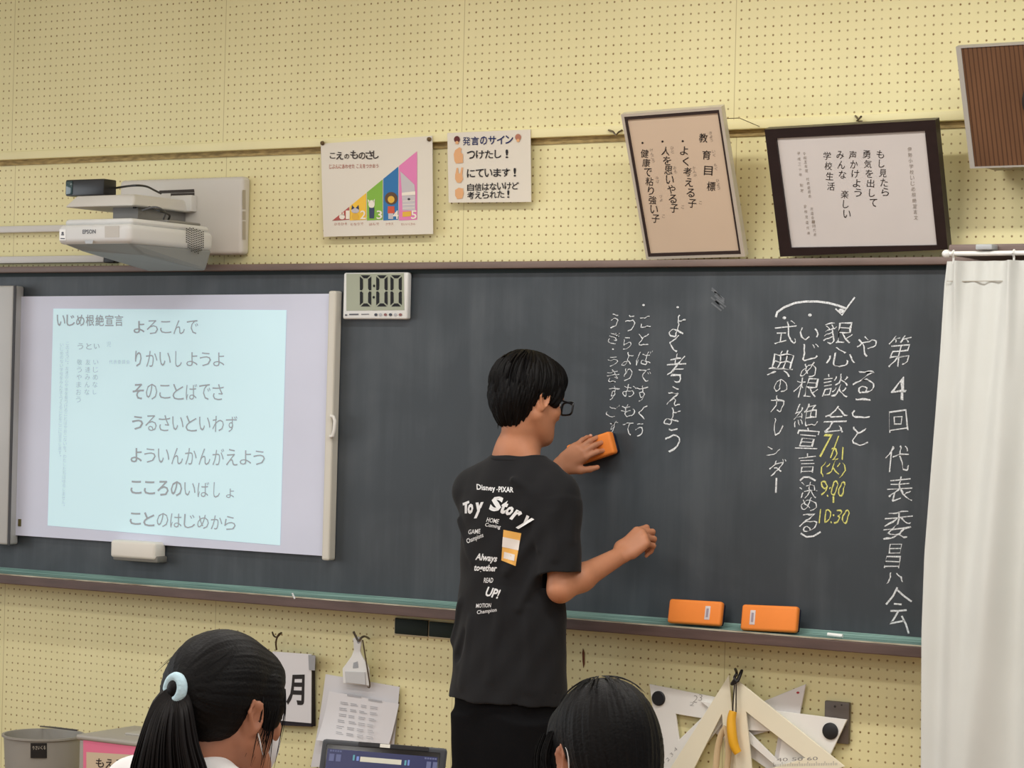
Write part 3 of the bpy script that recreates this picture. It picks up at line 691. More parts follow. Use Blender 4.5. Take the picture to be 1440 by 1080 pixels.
# ------------------------------------------------------------------ projector on its wall arm
PX = at(301, 345, -.13).x                       # right side of the projector body
pf = y_for_x(182, 330, PX)                      # its front face
pl = at(80, 330, pf).x
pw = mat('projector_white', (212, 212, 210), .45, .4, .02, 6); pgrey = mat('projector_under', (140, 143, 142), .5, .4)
pz1, pz2 = at(182, 314, pf).z, at(182, 342, pf).z
prj = empty('projector', ((PX+pl)/2, (pf-.13)/2, pz2-.03), 'white short-throw projector mounted on a wall arm above the screen', 'projector')
zb2 = at(240, 374, pf+.12).z
mb = MB()
mb.rbox(pl, PX, pf, -.13, pz2, pz1, .018, 5)
mb.build('casing', pw, prj, smooth=True)
bk_z = zb2
mb = MB(); w = PX-pl
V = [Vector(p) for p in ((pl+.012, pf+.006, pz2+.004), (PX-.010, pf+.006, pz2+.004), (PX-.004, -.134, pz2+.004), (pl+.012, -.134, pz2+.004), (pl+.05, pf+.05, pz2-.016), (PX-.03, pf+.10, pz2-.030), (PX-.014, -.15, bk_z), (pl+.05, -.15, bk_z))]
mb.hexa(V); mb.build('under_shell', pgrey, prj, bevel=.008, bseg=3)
mb = MB().rbox(pl+.01, PX-.01, pf+.02, -.14, pz1-.004, pz1+.018, .012, 4); mb.build('top_cover', pw, prj, smooth=True)
FS = surfY(pf-.0008); FS2 = surfY(pf-.0016)
mb = MB(); text_px(mb, 'EPSON', [(116, 323), (134.5, 322.5), (134.5, 328.5), (116, 329)], FS, .02); mb.build('maker_lettering', mat('logo_grey', (84, 86, 92), .4, .4), prj)
mb = MB(); poly_px(mb, [(147.5, 318), (167.5, 317.5), (167.5, 333.5), (147.5, 334)], FS); mb.build('front_window', mat('ir_window', (182, 175, 164), .3, .5), prj)
mb = MB(); poly_px(mb, [(83.5, 322.5), (92.5, 322.5), (92.5, 338), (83.5, 338)], FS); st_ = mb.build('sticker', mat('sticker_white', (238, 238, 236), .4, .4), prj)
mb = MB(); line_px(mb, [(86, 330), (90, 330)], 1.6, FS2); line_px(mb, [(85, 335.5), (91, 335.5)], 1.4, FS2); ell_px(mb, 88, 327.5, 1.6, 1.6, FS2); mb.build('sticker_print', mat('sticker_ink', (90, 92, 100), .5, .3), st_)
mb = MB(); poly_px(mb, [(119, 338), (131, 338), (130, 342.5), (120, 342.5)], FS); mb.build('ir_sensor', mat('sensor_grey', (168, 170, 172), .3, .5), prj)
def surfX(X):
    def f(px, py):
        d = ray(px, py); return CAM + d*((X-CAM.x)/d.x)
    return f
XS = surfX(PX+.0008)
mb = MB()
for i in range(11):
    x = 261.5+i*2.35
    y0 = 317+i*.8+max(0, 3-i)*1.2; y1 = 352+i*.9-max(0, 2-i)*4-max(0, i-7)*3
    for j in range(int((y1-y0)/3.1)):
        yy = y0+j*3.1+(1.5 if i % 2 else 0)
        poly_px(mb, [(x, yy), (x+1.6, yy+.3), (x+1.6, yy+2.0), (x, yy+1.7)], XS)
v_ = mb.build('vent_grille', mat('vent_dark', (58, 56, 54), .6, .3), prj); v_['kind'] = 'stuff'
# arm, mount plate
plate_y = -.045
mt = empty('projector_mount', at(260, 360, -.05), 'cream wall plate and sliding arm carrying the projector', 'projector mount')
a_, b_ = at(168, 246, plate_y), at(339, 358, plate_y)
zt = at(330, 248, plate_y).z; zl = at(330, 358, plate_y).z
MB().rbox(a_.x, b_.x, plate_y, -.0005, zl, zt, .014, 4).build('wall_plate', mat('mount_cream', (208, 204, 196), .45, .4, .02, 5), mt, smooth=True)
XP = surfX(b_.x+.0008)
mb = MB()
for y0, y1 in ((267, 294), (297, 309), (311, 337)): poly_px(mb, [(341, y0), (345.5, y0+.4), (345.5, y1+.4), (341, y1)], XP)
mb.build('side_slots', mat('slot_cream', (176, 168, 154), .5, .3), mt)
mb = MB(); poly_px(mb, [(224, 268), (273, 266), (273.5, 270.5), (224, 272)], surfY(plate_y-.0008)); poly_px(mb, [(240, 272), (273.5, 271), (273.5, 298), (240, 298)], surfY(plate_y-.0006)); mb.build('plate_opening', mat('opening_dark', (64, 58, 54), .6, .3), mt)
MB().rbox(at(242, 280, plate_y-.02).x, at(272, 280, plate_y-.02).x, plate_y-.03, plate_y, at(255, 298, plate_y-.02).z, at(255, 275, plate_y-.02).z, .004, 2).build('rail_block', mat('rail_block_white', (216, 214, 208), .4, .4), mt, smooth=True)
ax_r = at(272, 290, plate_y).x; afy = y_for_x(187, 280, ax_r); ax_l = at(90, 285, afy).x
az1, az2 = at(187, 272, afy).z, at(187, 289, afy).z
mb = MB()
o0 = .03
V = [Vector(p) for p in ((ax_l, afy, az2), (ax_r, afy, az2), (ax_r, plate_y, az2), (ax_l, plate_y, az2), (ax_l+.03, afy+.025, az1), (ax_r-.012, afy+.02, az1), (ax_r-.012, plate_y, az1), (ax_l+.03, plate_y, az1))]
mb.hexa(V); mb.build('arm_cover', mat('mount_cream', (208, 204, 196)), mt, bevel=.007, bseg=3)
MB().rbox(ax_l+.15, ax_r-.03, afy+.06, plate_y, pz1+.006, az2+.004, .004, 2).build('arm_rail', mat('arm_dark', (128, 126, 122), .5, .4), mt, smooth=True)
MB().rbox(ax_l+.02, PX-.03, afy+.02, -.16, pz1+.0185, pz1+.027, .004, 2).build('arm_plate', mat('arm_plate_grey', (138, 136, 132), .45, .4, metal=.3), mt, smooth=True)
# sensor on the arm
sa = at(92, 268, afy+.03); sb = at(146, 268, afy+.03)
sn = empty('sensor_unit', ((sa.x+sb.x)/2, afy+.06, az1), 'small black box with a glassy end sitting on the projector arm', 'sensor')
zt_ = at(120, 252, afy+.03).z; zl_ = az1+.001
MB().rbox(sa.x, sb.x, afy+.03, afy+.09, zl_, zt_, .004, 2).build('casing', mat('sensor_black', (26, 26, 28), .35, .5), sn, smooth=True)
MB().rbox(sa.x+.002, sa.x+.03, afy+.0275, afy+.032, zl_+.004, zt_-.004, .003, 2).build('lens', mat('sensor_glass', (48, 72, 74), .1, .8), sn, smooth=True)
black_cable = mat('cable_black', (34, 33, 34), .5, .4)
def pts_at(L): return [at(x, y, Y) for x, y, Y in L]
def smooth_path(P, n=6):
    P = [Vector(p) for p in P]; out = []
    for i in range(len(P)-1):
        p0, p1, p2, p3 = P[max(0, i-1)], P[i], P[i+1], P[min(len(P)-1, i+2)]
        for k in range(n):
            t = k/n; out.append(.5*((2*p1)+(p2-p0)*t+(2*p0-5*p1+4*p2-p3)*t*t+(3*p1-p0-3*p2+p3)*t**3))
    return out+[P[-1]]
cord('cable', smooth_path(pts_at([(147, 267, afy+.06), (165, 264, afy+.1), (188, 261, -.36), (205, 262, -.30), (218, 268, -.20), (226, 272, -.11)])), .0035, 'thin black cable looping from the sensor to the wall plate', 'cable', black_cable)
cord('cable', smooth_path(pts_at([(188, 292, afy+.04), (205, 290, afy+.12), (222, 296, -.38), (238, 302, -.30), (236, 310, -.26)])), .0035, 'black cable bunched between projector and arm, nearer the front', 'cable', black_cable)
cord('cable', smooth_path(pts_at([(200, 296, afy+.06), (218, 291, -.38), (232, 298, -.34), (230, 308, -.30)])), .003, 'grey cable bunched between projector and arm', 'cable', mat('cable_grey', (96, 96, 98), .5, .4))
# cable ducts
duct = mat('duct_white', (212, 210, 206), .45, .4)
def ductbox(x0, x1, pz0, pz1, label):
    p, q = at(x0, pz0, -.03), at(x1, pz0, -.03); zt_ = at(x0 if x0 > 0 else 0, pz0, -.03).z; zl_ = at(x0 if x0 > 0 else 0, pz1, -.03).z
    o = MB().rbox(p.x, q.x, -.03, -.0005, zl_, zt_, .004, 2).build('cable_duct', duct, smooth=True); tag(o, label, 'cable duct', 'cable ducts')
ductbox(-150, 120, 318, 327.5, 'upper white cable duct running left from the projector')
ductbox(-150, 145.5, 360.5, 370.5, 'lower white cable duct just above the chalkboard rail')
MB_ = MB().rbox(at(145, 366, -.03).x, at(160, 366, -.03).x, -.03, -.0005, at(150, 369.5, -.03).z, at(150, 361, -.03).z, .004, 2)
tag(MB_.build('socket_block', black_cable, smooth=True), 'small dark plug block at the end of the lower duct', 'plug')

# ------------------------------------------------------------------ below the tray
def wall_quad_box(name, x0, y0, x1, y1, Y0, th, m, **k):
    a_, b_ = at(x0, y0, Y0), at(x1, y1, Y0); return MB().rbox(a_.x, b_.x, Y0, Y0+th, b_.z, a_.z, k.pop('r', .003), 2).build(name, m, k.pop('parent', None), smooth=True, **k)
gm = mat('dark_green_board', (26, 40, 32), .6, .3, .1, 10); gw = mat('green_board_rim', (206, 196, 166), .6, .3)
for i, (x0, x1, y0, y1, lb) in enumerate(((555, 601, 869, 895, 'small dark green board under the tray, the one nearer the calendar card'), (603, 650, 874, 899, 'small dark green board under the tray, half behind the boy'))):
    r = empty('small_board', at((x0+x1)/2, y1, -.01), lb, 'small board', 'small green boards under the tray')
    wall_quad_box('backing', x0-.6, y0-.5, x1+.4, y1+2.2, -.010, .0095, gw, parent=r)
    wall_quad_box('panel', x0, y0, x1, y1, -.014, .005, gm, parent=r)
# weekday card hanging from a hook
wc = empty('weekday_card', at(420, 1020, -.05), 'white weekday card with one black character hanging on the wall by the ponytail girl', 'card')
mb = MB(); slab_px(mb, [(385, 917), (443, 921.5), (444, 1021), (383, 1018)], -.012, .022); mb.build('backing', mat('card_black', (36, 28, 34), .5, .3), wc)
mb = MB(); slab_px(mb, [(384, 916), (438.5, 920), (438, 1017), (381, 1012)], -.0345, .003); cf = mb.build('card_face', mat('card_white', (216, 213, 214), .5, .3), wc)
mb = MB(); text_px(mb, '月', [(406.5, 949), (428.5, 948.5), (427.5, 993), (402, 991)], surfY(-.0382), .03); mb.build('lettering', K1, cf)
mb = MB(); slab_px(mb, [(434, 921), (444, 922), (443, 943), (435, 942)], -.0385, .002); mb.build('corner_tape', mat('grey_tape', (150, 150, 152), .4, .4), wc)
hookm = mat('hook_dark', (84, 68, 48), .4, .5, metal=.6)
cord('wall_hook', smooth_path(pts_at([(383, 889, -.03), (385, 894, -.045), (389, 896, -.05), (392, 892, -.05), (396, 890, -.03)])+pts_at([(390, 896, -.05), (388, 905, -.05), (389, 914, -.045)])), .0028, 'dark double hook on the wall above the weekday card', 'hook', hookm)
# stapled papers in a clip
pp = empty('paper_sheaf', at(505, 1048, -.03), 'sheaf of printed papers held by a white clip on the wall', 'papers')
pm = mat('printer_paper', (214, 212, 214), .6, .3, .02, 6)
def bent(name, quad, Y, m, bulge): return sheet(name, quad, Y, m, pp, .001, bulge)
bent('rear_sheet', [(458, 948), (562, 966), (552, 1075), (440, 1078)], -.018, pm, .02)
bent('front_sheet', [(463, 972), (561, 990), (549, 1046), (450, 1040)], -.030, mat('printer_paper_front', (222, 220, 222), .6, .3), .03)
mb = MB(); PF = lambda px, py: at(px, py, -.0318-.03*max(0, (py-975)/70)**3)
poly_px(mb, [(488, 976), (508, 979), (508, 981.5), (488, 978.5)], PF); poly_px(mb, [(518, 982.5), (537, 985.5), (537, 988), (518, 985)], PF)
for r in range(6):
    for c_ in range(4):
        x = 479+c_*14+random.uniform(-1, 1)-r*1.2; y = 987+r*8.4+c_*2.1
        for q in range(2): line_px(mb, [(x, y+q*2.5), (x+random.uniform(7, 11), y+q*2.5+1.4)], .9, PF)
mb.build('print', mat('print_soft_grey', (172, 172, 176), .6, .3), pp)
cl = empty('paper_clip', at(502, 965, -.05), 'white plastic clip hanging from a hook and holding printed papers', 'clip')
mb = MB(); slab_px(mb, [(498, 897), (505, 895), (510, 899), (509, 906), (508, 916), (510, 922), (517, 933), (520, 941), (521, 964), (484, 961), (483, 940), (489, 932), (496, 922), (499, 914)], -.040, .006); mb.build('body', mat('clip_white', (226, 225, 222), .35, .4), cl, bevel=.0015)
mb = MB(); slab_px(mb, [(486, 944), (514, 945), (515, 963), (487, 960)], -.0465, .004); mb.build('jaw', mat('clip_jaw_grey', (196, 196, 196), .4, .4), cl, bevel=.001)
mb = MB(); poly_px(mb, [(497, 932), (503, 930), (504, 939), (496, 940)], surfY(-.0468)); ell_px(mb, 504, 902, 2.2, 3.2, surfY(-.0468)); mb.build('label', mat('label_grey', (160, 162, 166), .5, .3), cl)
cord('wall_hook', smooth_path(pts_at([(497, 888, -.06), (500, 894, -.055), (504, 901, -.05), (508, 897, -.05), (513, 895, -.035), (519, 898, -.004)])), .0035, 'grey steel hook carrying the white paper clip', 'hook', mat('hook_steel', (112, 106, 98), .35, .5, metal=.7))
cord('metal_rod', smooth_path(pts_at([(510, 900, -.048), (514, 925, -.050), (520, 963, -.052), (517, 966, -.052)])), .0022, 'thin dark rod hanging beside the white clip', 'rod', hookm)
# rusty slot
mb = MB(); slab_px(mb, [(820, 912), (822, 918), (822, 934), (820.5, 939), (819.5, 930), (819, 918)], -.0005, .0015); tag(mb.build('wall_slot', mat('rust', (110, 62, 40), .7, .2, .3, 60)), 'narrow rusty slot in the pegboard beside the boy', 'slot')
# socket plate
wp = empty('wall_plate', at(1177, 1046, -.01), 'dark brown metal plate on the pegboard beside the set squares', 'plate')
wall_quad_box('plate', 1159.5, 985, 1193, 1047, -.014, .0135, mat('plate_brown', (98, 88, 80), .4, .5, .1, 20), parent=wp)
mb = MB(); ell_px(mb, 1174, 993.5, 1.6, 1.6, surfY(-.0148)); ell_px(mb, 1183.5, 991.5, 1.2, 1.2, surfY(-.0148)); mb.build('screws', mat('screw_dark', (50, 44, 40), .5, .4), wp)

# ------------------------------------------------------------------ set squares on a hook
def set_square(Y, outer, hole, m, label, th=.006, extra=None):
    r = empty('set_square', at(*outer[0], Y), label, 'set square', 'chalkboard set squares on the hook')
    S_ = surfY(Y)
    O = [S_(*p) for p in outer]; H = [S_(*p) for p in hole]; d = Vector((0, th, 0)); mb = MB()
    # ring between outer triangle and hole: match by bridging with a fill
    bm = bmesh.new(); ov = [bm.verts.new(p) for p in O]; hv = [bm.verts.new(p) for p in H]
    es = [bm.edges.new((ov[i], ov[(i+1) % len(ov)])) for i in range(len(ov))] + [bm.edges.new((hv[i], hv[(i+1) % len(hv)])) for i in range(len(hv))]
    bmesh.ops.triangle_fill(bm, edges=es, use_beauty=True)
    ret = bmesh.ops.extrude_face_region(bm, geom=bm.faces[:])
    for v in [g for g in ret['geom'] if isinstance(g, bmesh.types.BMVert)]: v.co += d
    mb.frombm(bm); mb.build('blade', m, r, bevel=.0012)
    return r
cream = mat('set_square_cream', (240, 233, 208), .35, .4, .03, 5); ivory = mat('set_square_white', (240, 238, 232), .35, .4, .03, 5)
def shrink(P, k, off=(0, 0)):
    cx_ = sum(p[0] for p in P)/len(P); cy_ = sum(p[1] for p in P)/len(P); return [(cx_+(p[0]-cx_)*k+off[0], cy_+(p[1]-cy_)*k+off[1]) for p in P]
s1 = set_square(-.050, [(1030, 951), (1188, 1078), (1036, 1128)], [(1049, 1001), (1132, 1066), (1058, 1088)], cream, 'cream set square hanging in front with its point to the right')
s2 = set_square(-.042, [(1025, 949), (1040, 1130), (905, 1140)], [(1015, 1004), (1022, 1090), (962, 1108)], cream, 'cream set square hanging in front with its slope to the left')
s3 = set_square(-.022, [(913, 962), (1040, 987), (935, 1120)], [(950, 1004), (986, 1010), (955, 1040)], ivory, 'white set square at the back with a black dot at its left corner')
s4 = set_square(-.030, [(1191, 1012), (1140, 1120), (985, 986)], [(1101, 1029), (1094, 1070), (1051, 1027)], ivory, 'white set square at the back with a black dot at its right corner')
s5 = set_square(-.014, [(1133, 962), (1106, 1100), (990, 1020)], [(1096, 1024), (1088, 1070), (1048, 1037)], mat('set_square_pale', (226, 222, 220), .35, .4), 'pale set square at the very back with a small red mark on its corner')
for r, x, y, R_, Y in ((s3, 926.5, 982, 10.5, -.0222), (s4, 1168, 1028, 11.5, -.0302)):
    c = at(x, y, Y); MB().lathe([(R_/500, 0), (R_/500, .004), (R_/560, .006), (0, .006)], c, 28, ax=(0, -1, 0)).build('round_magnet', mat('magnet_black', (34, 34, 36), .5, .4), r, smooth=True)
mb = MB(); ell_px(mb, 1122, 974, 2.2, 1.6, surfY(-.0146)); mb.build('red_mark', mat('red_ink', (176, 62, 70), .5, .3), s5)
mb = MB(); text_px(mb, '2', rect(978, 983, 6, 10, 10), surfY(-.0226), -.02); text_px(mb, '3', rect(985, 981, 5, 9, 8), surfY(-.0226), -.02); text_px(mb, '2', rect(973, 990, 6, 5, 10), surfY(-.0226), -.02); mb.build('pencil_marks', mat('pencil_grey', (150, 146, 142), .6, .3), s3)
mb = MB()
for k in range(38):
    x = 1088+k*2.4; yb_ = 1110-(x-1036)*(1110-1077)/(1188-1036)
    line_px(mb, [(x, 1077-(0)+(1186-x)*.02-1), (x, 1077+(1186-x)*.02-(6 if k % 5 == 0 else 3.5)-1)], .7, surfY(-.0504))
text_px(mb, '40 50 60', [(1092, 1066), (1150, 1064), (1150, 1069), (1092, 1071)], surfY(-.0504), 0); mb.build('ruler_marks', mat('pencil_grey', (150, 146, 142)), s1)
mb = MB(); text_px(mb, '2 3 4', [(936, 1068), (950, 1050), (953, 1054), (939, 1072)], surfY(-.0424), 0); mb.build('ruler_marks', mat('pencil_grey', (150, 146, 142)), s2)
cord('wall_hook', smooth_path(pts_at([(1034, 941, -.03), (1036, 947, -.06), (1033, 953, -.065), (1037, 958, -.065), (1041, 950, -.06), (1043, 943, -.05)])+pts_at([(1036, 958, -.065), (1029, 962, -.064), (1034, 955, -.066)])), .0042, 'black double hook holding up the set squares', 'hook', mat('hook_black', (22, 18, 18), .4, .5))
yh = empty('yellow_handle', at(1035, 1060, -.07), 'curved yellow plastic handle dangling on two strings over the set squares', 'handle')
hpts = [(1031, 1000, -.072), (1028.5, 1012, -.075), (1029, 1028, -.078), (1031, 1043, -.078), (1034.5, 1053, -.076), (1038, 1059, -.074)]
MB().tube(smooth_path(pts_at(hpts)), [.011+.003*sin(pi*i/30) for i in range(31)], 12, flat=1).build('grip', mat('yellow_plastic', (236, 176, 40), .35, .5), yh, smooth=True)
for dx in (-2, 3): MB().tube(pts_at([(1034+dx*.4, 957, -.068), (1032+dx, 1002, -.072)]), .0018, 6).build('string', mat('string_black', (40, 34, 32), .8, .2), yh, smooth=True)
pt = empty('wooden_compass', at(1015, 1085, -.06), 'pale curved wooden piece hanging between the two cream set squares', 'compass')
mb = MB(); mb.tube(smooth_path(pts_at([(1021, 1022, -.058), (1014, 1034, -.06), (1009, 1055, -.06), (1006, 1090, -.06)])), .009, 10, flat=.5); mb.build('arm', mat('pale_wood', (214, 190, 150), .5, .3, .06, 10), pt, smooth=True)
mb = MB(); mb.tube(smooth_path(pts_at([(1021, 1022, -.058), (1024, 1040, -.06), (1024, 1065, -.06), (1020, 1095, -.06)])), .009, 10, flat=.5); mb.build('arm', mat('pale_wood', (214, 190, 150)), pt, smooth=True)

# ------------------------------------------------------------------ blackboard erasers
orange = mat('eraser_orange', (243, 140, 60), .55, .3, .03, 20, bump=.1, bscale=600)
felt = mat('eraser_felt', (38, 42, 58), .95, .1, .2, 60); strap = mat('eraser_label', (214, 206, 206), .6, .3)
def eraser(c, ux, uy, n, L, H, T, label, tagpos, grp='orange blackboard erasers'):
    """c centre of the orange back, ux along the length, uy up, n out of the back"""
    M = Matrix((( *ux, 0), (*uy, 0), (*n, 0), (0, 0, 0, 1))).transposed(); M.translation = c
    r = empty('blackboard_eraser', c-uy*(H/2), label, 'blackboard eraser', grp)
    MB().rbox(-L/2, L/2, -H/2, H/2, -T*.62, 0, .008, 4, 0, M).build('back', orange, r, smooth=True)
    MB().rbox(-L/2+.003, L/2-.003, -H/2+.003, H/2-.003, -T, -T*.60, .006, 3, 0, M).build('felt_pad', felt, r, smooth=True)
    if tagpos is not None:
        tg = MB().rbox(tagpos-.008, tagpos+.008, -H*.28, H*.28, -.001, .0012, .001, 2, 0, M).build('name_tag', strap, r, smooth=True)
        MB().box(tagpos-.0035, tagpos+.0035, -H*.18, H*.18, .0012, .0016, 0, M).build('tag_print', mat('tag_print', (158, 146, 158), .6, .3), tg)
    return r
def tray_eraser(quad, label, tagpos):
    TL, TR, BR, BL = quad; Yb, Yt = -.100, -.086
    bl, br, tl, tr_ = at(*BL, Yb), at(*BR, Yb), at(*TL, Yt), at(*TR, Yt)
    c = (bl+br+tl+tr_)/4; ux = ((br-bl)+(tr_-tl)).normalized(); uy = ((tl-bl)+(tr_-br)); uy = (uy-ux*uy.dot(ux)).normalized(); n = ux.cross(uy).normalized()
    return eraser(c, ux, uy, n, ((br-bl).length+(tr_-tl).length)/2, ((tl-bl).length+(tr_-br).length)/2, .036, label, tagpos)
tray_eraser([(944, 842), (1016, 846), (1011, 880), (934, 875)], 'orange eraser on the tray with its pale tag to the right', .042)
tray_eraser([(1043, 849), (1121, 853), (1119, 889), (1040, 886)], 'orange eraser on the tray with its pale tag to the left', -.048)
ec = at(829, 632, -.078); eux = Vector((cos(radians(18)), 0, sin(radians(18)))); euy = Vector((-sin(radians(18)), 0, cos(radians(18))))
HELD = eraser(ec, eux, euy, Vector((0, -1, 0)), .150, .066, .046, 'orange eraser pressed to the chalkboard in the boy\'s hand', None)

# ------------------------------------------------------------------ bins on the floor at the left
bg = mat('bin_grey', (150, 146, 138), .5, .4, .03, 6)
bY = -.36
c = at(61, 1032, bY); R_ = (at(109, 1032, bY)-at(13, 1032, bY)).length/2*.87
bn = empty('waste_bin', (c.x, c.y, 0), 'round grey waste bin with a black label on the floor', 'bin')
MB().lathe([(R_*.80, .002), (R_*.98, c.z-.008), (R_*1.03, c.z-.006), (R_*1.03, c.z), (R_*.97, c.z), (R_*.95, c.z-.01), (R_*.78, .012), (0, .012)], (c.x, c.y, 0), 48).build('bucket', bg, bn, smooth=True)
def surfC(cx_, cy_, r):
    def f(px, py):
        d = ray(px, py); ox, oy = CAM.x-cx_, CAM.y-cy_; A = d.x**2+d.y**2; B = 2*(ox*d.x+oy*d.y); C_ = ox*ox+oy*oy-r*r; D = B*B-4*A*C_
        if D < 0: return None
        return CAM+d*((-B-sqrt(D))/(2*A))
    return f
mb = MB(); CS = surfC(c.x, c.y, R_*.985)
def grid_px(mb, x0, y0, x1, y1, surf, n=6):
    for i in range(n):
        a_, b_ = x0+(x1-x0)*i/n, x0+(x1-x0)*(i+1)/n; poly_px(mb, [(a_, y0), (b_, y0), (b_, y1), (a_, y1)], surf)
grid_px(mb, 43, 1045, 66, 1066, CS); lb = mb.build('label', mat('label_black', (26, 24, 24), .4, .4), bn)
mb = MB(); text_px(mb, 'りさいくる', [(46, 1049), (64, 1048.5), (64, 1054), (46, 1054.5)], surfC(c.x, c.y, R_*.992), .0); mb.build('label_lettering', mat('label_cream', (200, 192, 178), .5, .3), lb)
MB().tube(smooth_path([at(57, 1021.5, bY+.10), at(75, 1023, bY+.03), at(100, 1026, bY-.02), at(108, 1027, bY-.03)]), .003, 6).build('wire_handle', mat('handle_grey', (96, 94, 92), .4, .5, metal=.4), bn, smooth=True)
x0 = at(107, 1035, -.60); x1 = at(225, 1045, -.60); 
bb = empty('burnable_box', ((x0.x+x1.x)/2, -.46, 0), 'grey lidded waste box with a pink paper sign on the floor', 'box')
zt_ = at(112, 1033, -.60).z; by2 = -.60+.26
MB().rbox(x0.x+.006, x1.x-.006, -.596, by2, .002, zt_-.012, .010, 3).build('body', mat('box_translucent_grey', (158, 152, 142), .45, .4, .03, 6), bb, smooth=True)
MB().rbox(x0.x, x1.x, -.602, by2+.006, zt_-.016, zt_, .006, 3).build('lid', mat('box_lid', (162, 156, 146), .4, .4), bb, smooth=True)
MB().rbox((x0.x+x1.x)/2-.05, (x0.x+x1.x)/2+.06, -.51, -.43, zt_-.001, zt_+.006, .003, 2).build('lid_plate', mat('box_lid_plate', (172, 168, 158), .4, .4), bb, smooth=True)
BS = surfY(-.5975); BS2 = surfY(-.5983)
mb = MB(); poly_px(mb, [(117, 1041), (230, 1048), (230, 1110), (117, 1108)], BS); sg = mb.build('pink_sign', mat('pink_paper', (226, 118, 148), .6, .3), bb)
mb = MB(); poly_px(mb, [(121.5, 1057.5), (228, 1064), (228, 1108), (121.5, 1104)], BS2); mb.build('sign_centre', mat('beige_sign', (206, 186, 158), .6, .3), sg)
mb = MB(); hrow_ = 'もえるごみ'
for i, ch in enumerate(hrow_): text_px(mb, ch, rect(140.5+i*13.5, 1073+i*.7, 11.5, 13), surfY(-.5989), .016)
mb.build('sign_lettering', mat('print_dark_brown', (52, 40, 34)), sg)

# ------------------------------------------------------------------ pupil's desk and tablet in the foreground
TZ = 4.5
tl, trr = atZ(453, 1038, TZ), atZ(628, 1052, TZ-.06)
ux = (trr-tl); wid = ux.length; ux.normalize(); vw = cF*.30+Vector((0, 0, 1)); uy = (vw-ux*vw.dot(ux)).normalized(); n = ux.cross(uy).normalized()   # leans back
M = Matrix(((*ux, 0), (*uy, 0), (*n, 0), (0, 0, 0, 1))).transposed(); M.translation = tl
hh = .185
dz = (M @ Vector((0, -hh, 0))).z
tb_ = empty('tablet', M @ Vector((wid/2, -hh, 0)), 'tablet in a dark grey rubber case showing a dark blue home screen', 'tablet')
MB().rbox(0, wid, -hh, 0, -.014, 0, .0065, 3, 0, M).build('case', mat('case_dark_grey', (58, 60, 64), .6, .3), tb_, smooth=True)
MB().rbox(.010, wid-.010, -hh+.01, -.009, -.002, .0012, .002, 2, 0, M).build('bezel', mat('bezel_black', (14, 14, 16), .25, .5), tb_, smooth=True)
scn = mat('tablet_screen', (40, 44, 78), .25, .5, emit=.5)
MB().box(.014, wid-.014, -hh+.014, -.018, .0012, .0018, 0, M).build('screen', scn, tb_)
def tp(u, v, d=.0024): return M @ Vector((u*wid, -v, d))
mb = MB()
def trr_(u0, u1, v0, v1, mi=0, d=.0024): mb.add([tp(u0, v0, d), tp(u1, v0, d), tp(u1, v1, d), tp(u0, v1, d)], [(3, 2, 1, 0)], mi)
trr_(.33, .66, .028, .037, 0)
for i in range(4): trr_(.08+.055*i if i < 2 else .86+.05*(i-2), .12+.055*i if i < 2 else .895+.05*(i-2), .027, .040, 1)
trr_(.27, .285, .026, .036, 2); trr_(.30, .32, .028, .036, 3); trr_(.685, .70, .028, .037, 2); trr_(.71, .725, .027, .037, 3)
for i in range(5): trr_(.08+.02*i, .095+.02*i, .020, .023, 1); trr_(.84+.02*i, .855+.02*i, .020, .023, 1)
for r in range(3):
    for i in range(6): trr_(.10+.145*i, .165+.145*i, .062+.035*r, .084+.035*r, (i+r) % 4)
mb.build('screen_icons', [mat('icon_pale', (190, 188, 172), .4, .3, emit=.35), mat('icon_grey_blue', (92, 98, 132), .4, .3, emit=.3), mat('icon_teal', (90, 150, 160), .4, .3, emit=.3), mat('icon_blue', (110, 130, 190), .4, .3, emit=.3)], tb_)
mb = MB(); mb.box(.30*wid, .86*wid, -.0085, -.0015, -.001, .0016, 0, M); mb.build('top_strip', mat('strip_black', (20, 18, 22), .3, .5), tb_)
mb = MB(); mb.box(.475*wid, .555*wid, -.0085, -.002, .0012, .0030, 0, M); mb.build('camera_shutter', mat('shutter_white', (228, 226, 214), .4, .4, emit=0), tb_)
mb = MB(); mb.hexa([M @ Vector(p) for p in ((.25*wid, -.12, -.016), (.75*wid, -.12, -.016), (.75*wid, -.10, -.016), (.25*wid, -.10, -.016), (.25*wid, -hh, -.115), (.75*wid, -hh, -.115), (.75*wid, -hh, -.100), (.25*wid, -hh, -.100))]); mb.build('stand_flap', mat('case_dark_grey', (58, 60, 64)), tb_)
bpy.context.view_layer.update(); dtop = min((o.matrix_world @ v.co).z for o in tb_.children for v in o.data.vertices)-.0005
dc = M @ Vector((wid/2, -hh, -.05))
dk = empty('school_desk', (dc.x, dc.y, 0), 'wooden school desk under the tablet', 'desk')
MB().rbox(dc.x-.28, dc.x+.28, dc.y-.07, dc.y+.34, dtop-.02, dtop, .005, 2).build('desk_top', mat('desk_wood', (196, 158, 108), .4, .4, .12, 5, (1, 10, 1)), dk, smooth=True)
for sx in (-.25, .25):
    for sy in (-.04, .31): MB().cyl((dc.x+sx, dc.y+sy, 0), (dc.x+sx, dc.y+sy, dtop-.021), .012, 12).build('leg', mat('desk_steel', (150, 156, 150), .35, .5, metal=.5), dk, smooth=True)
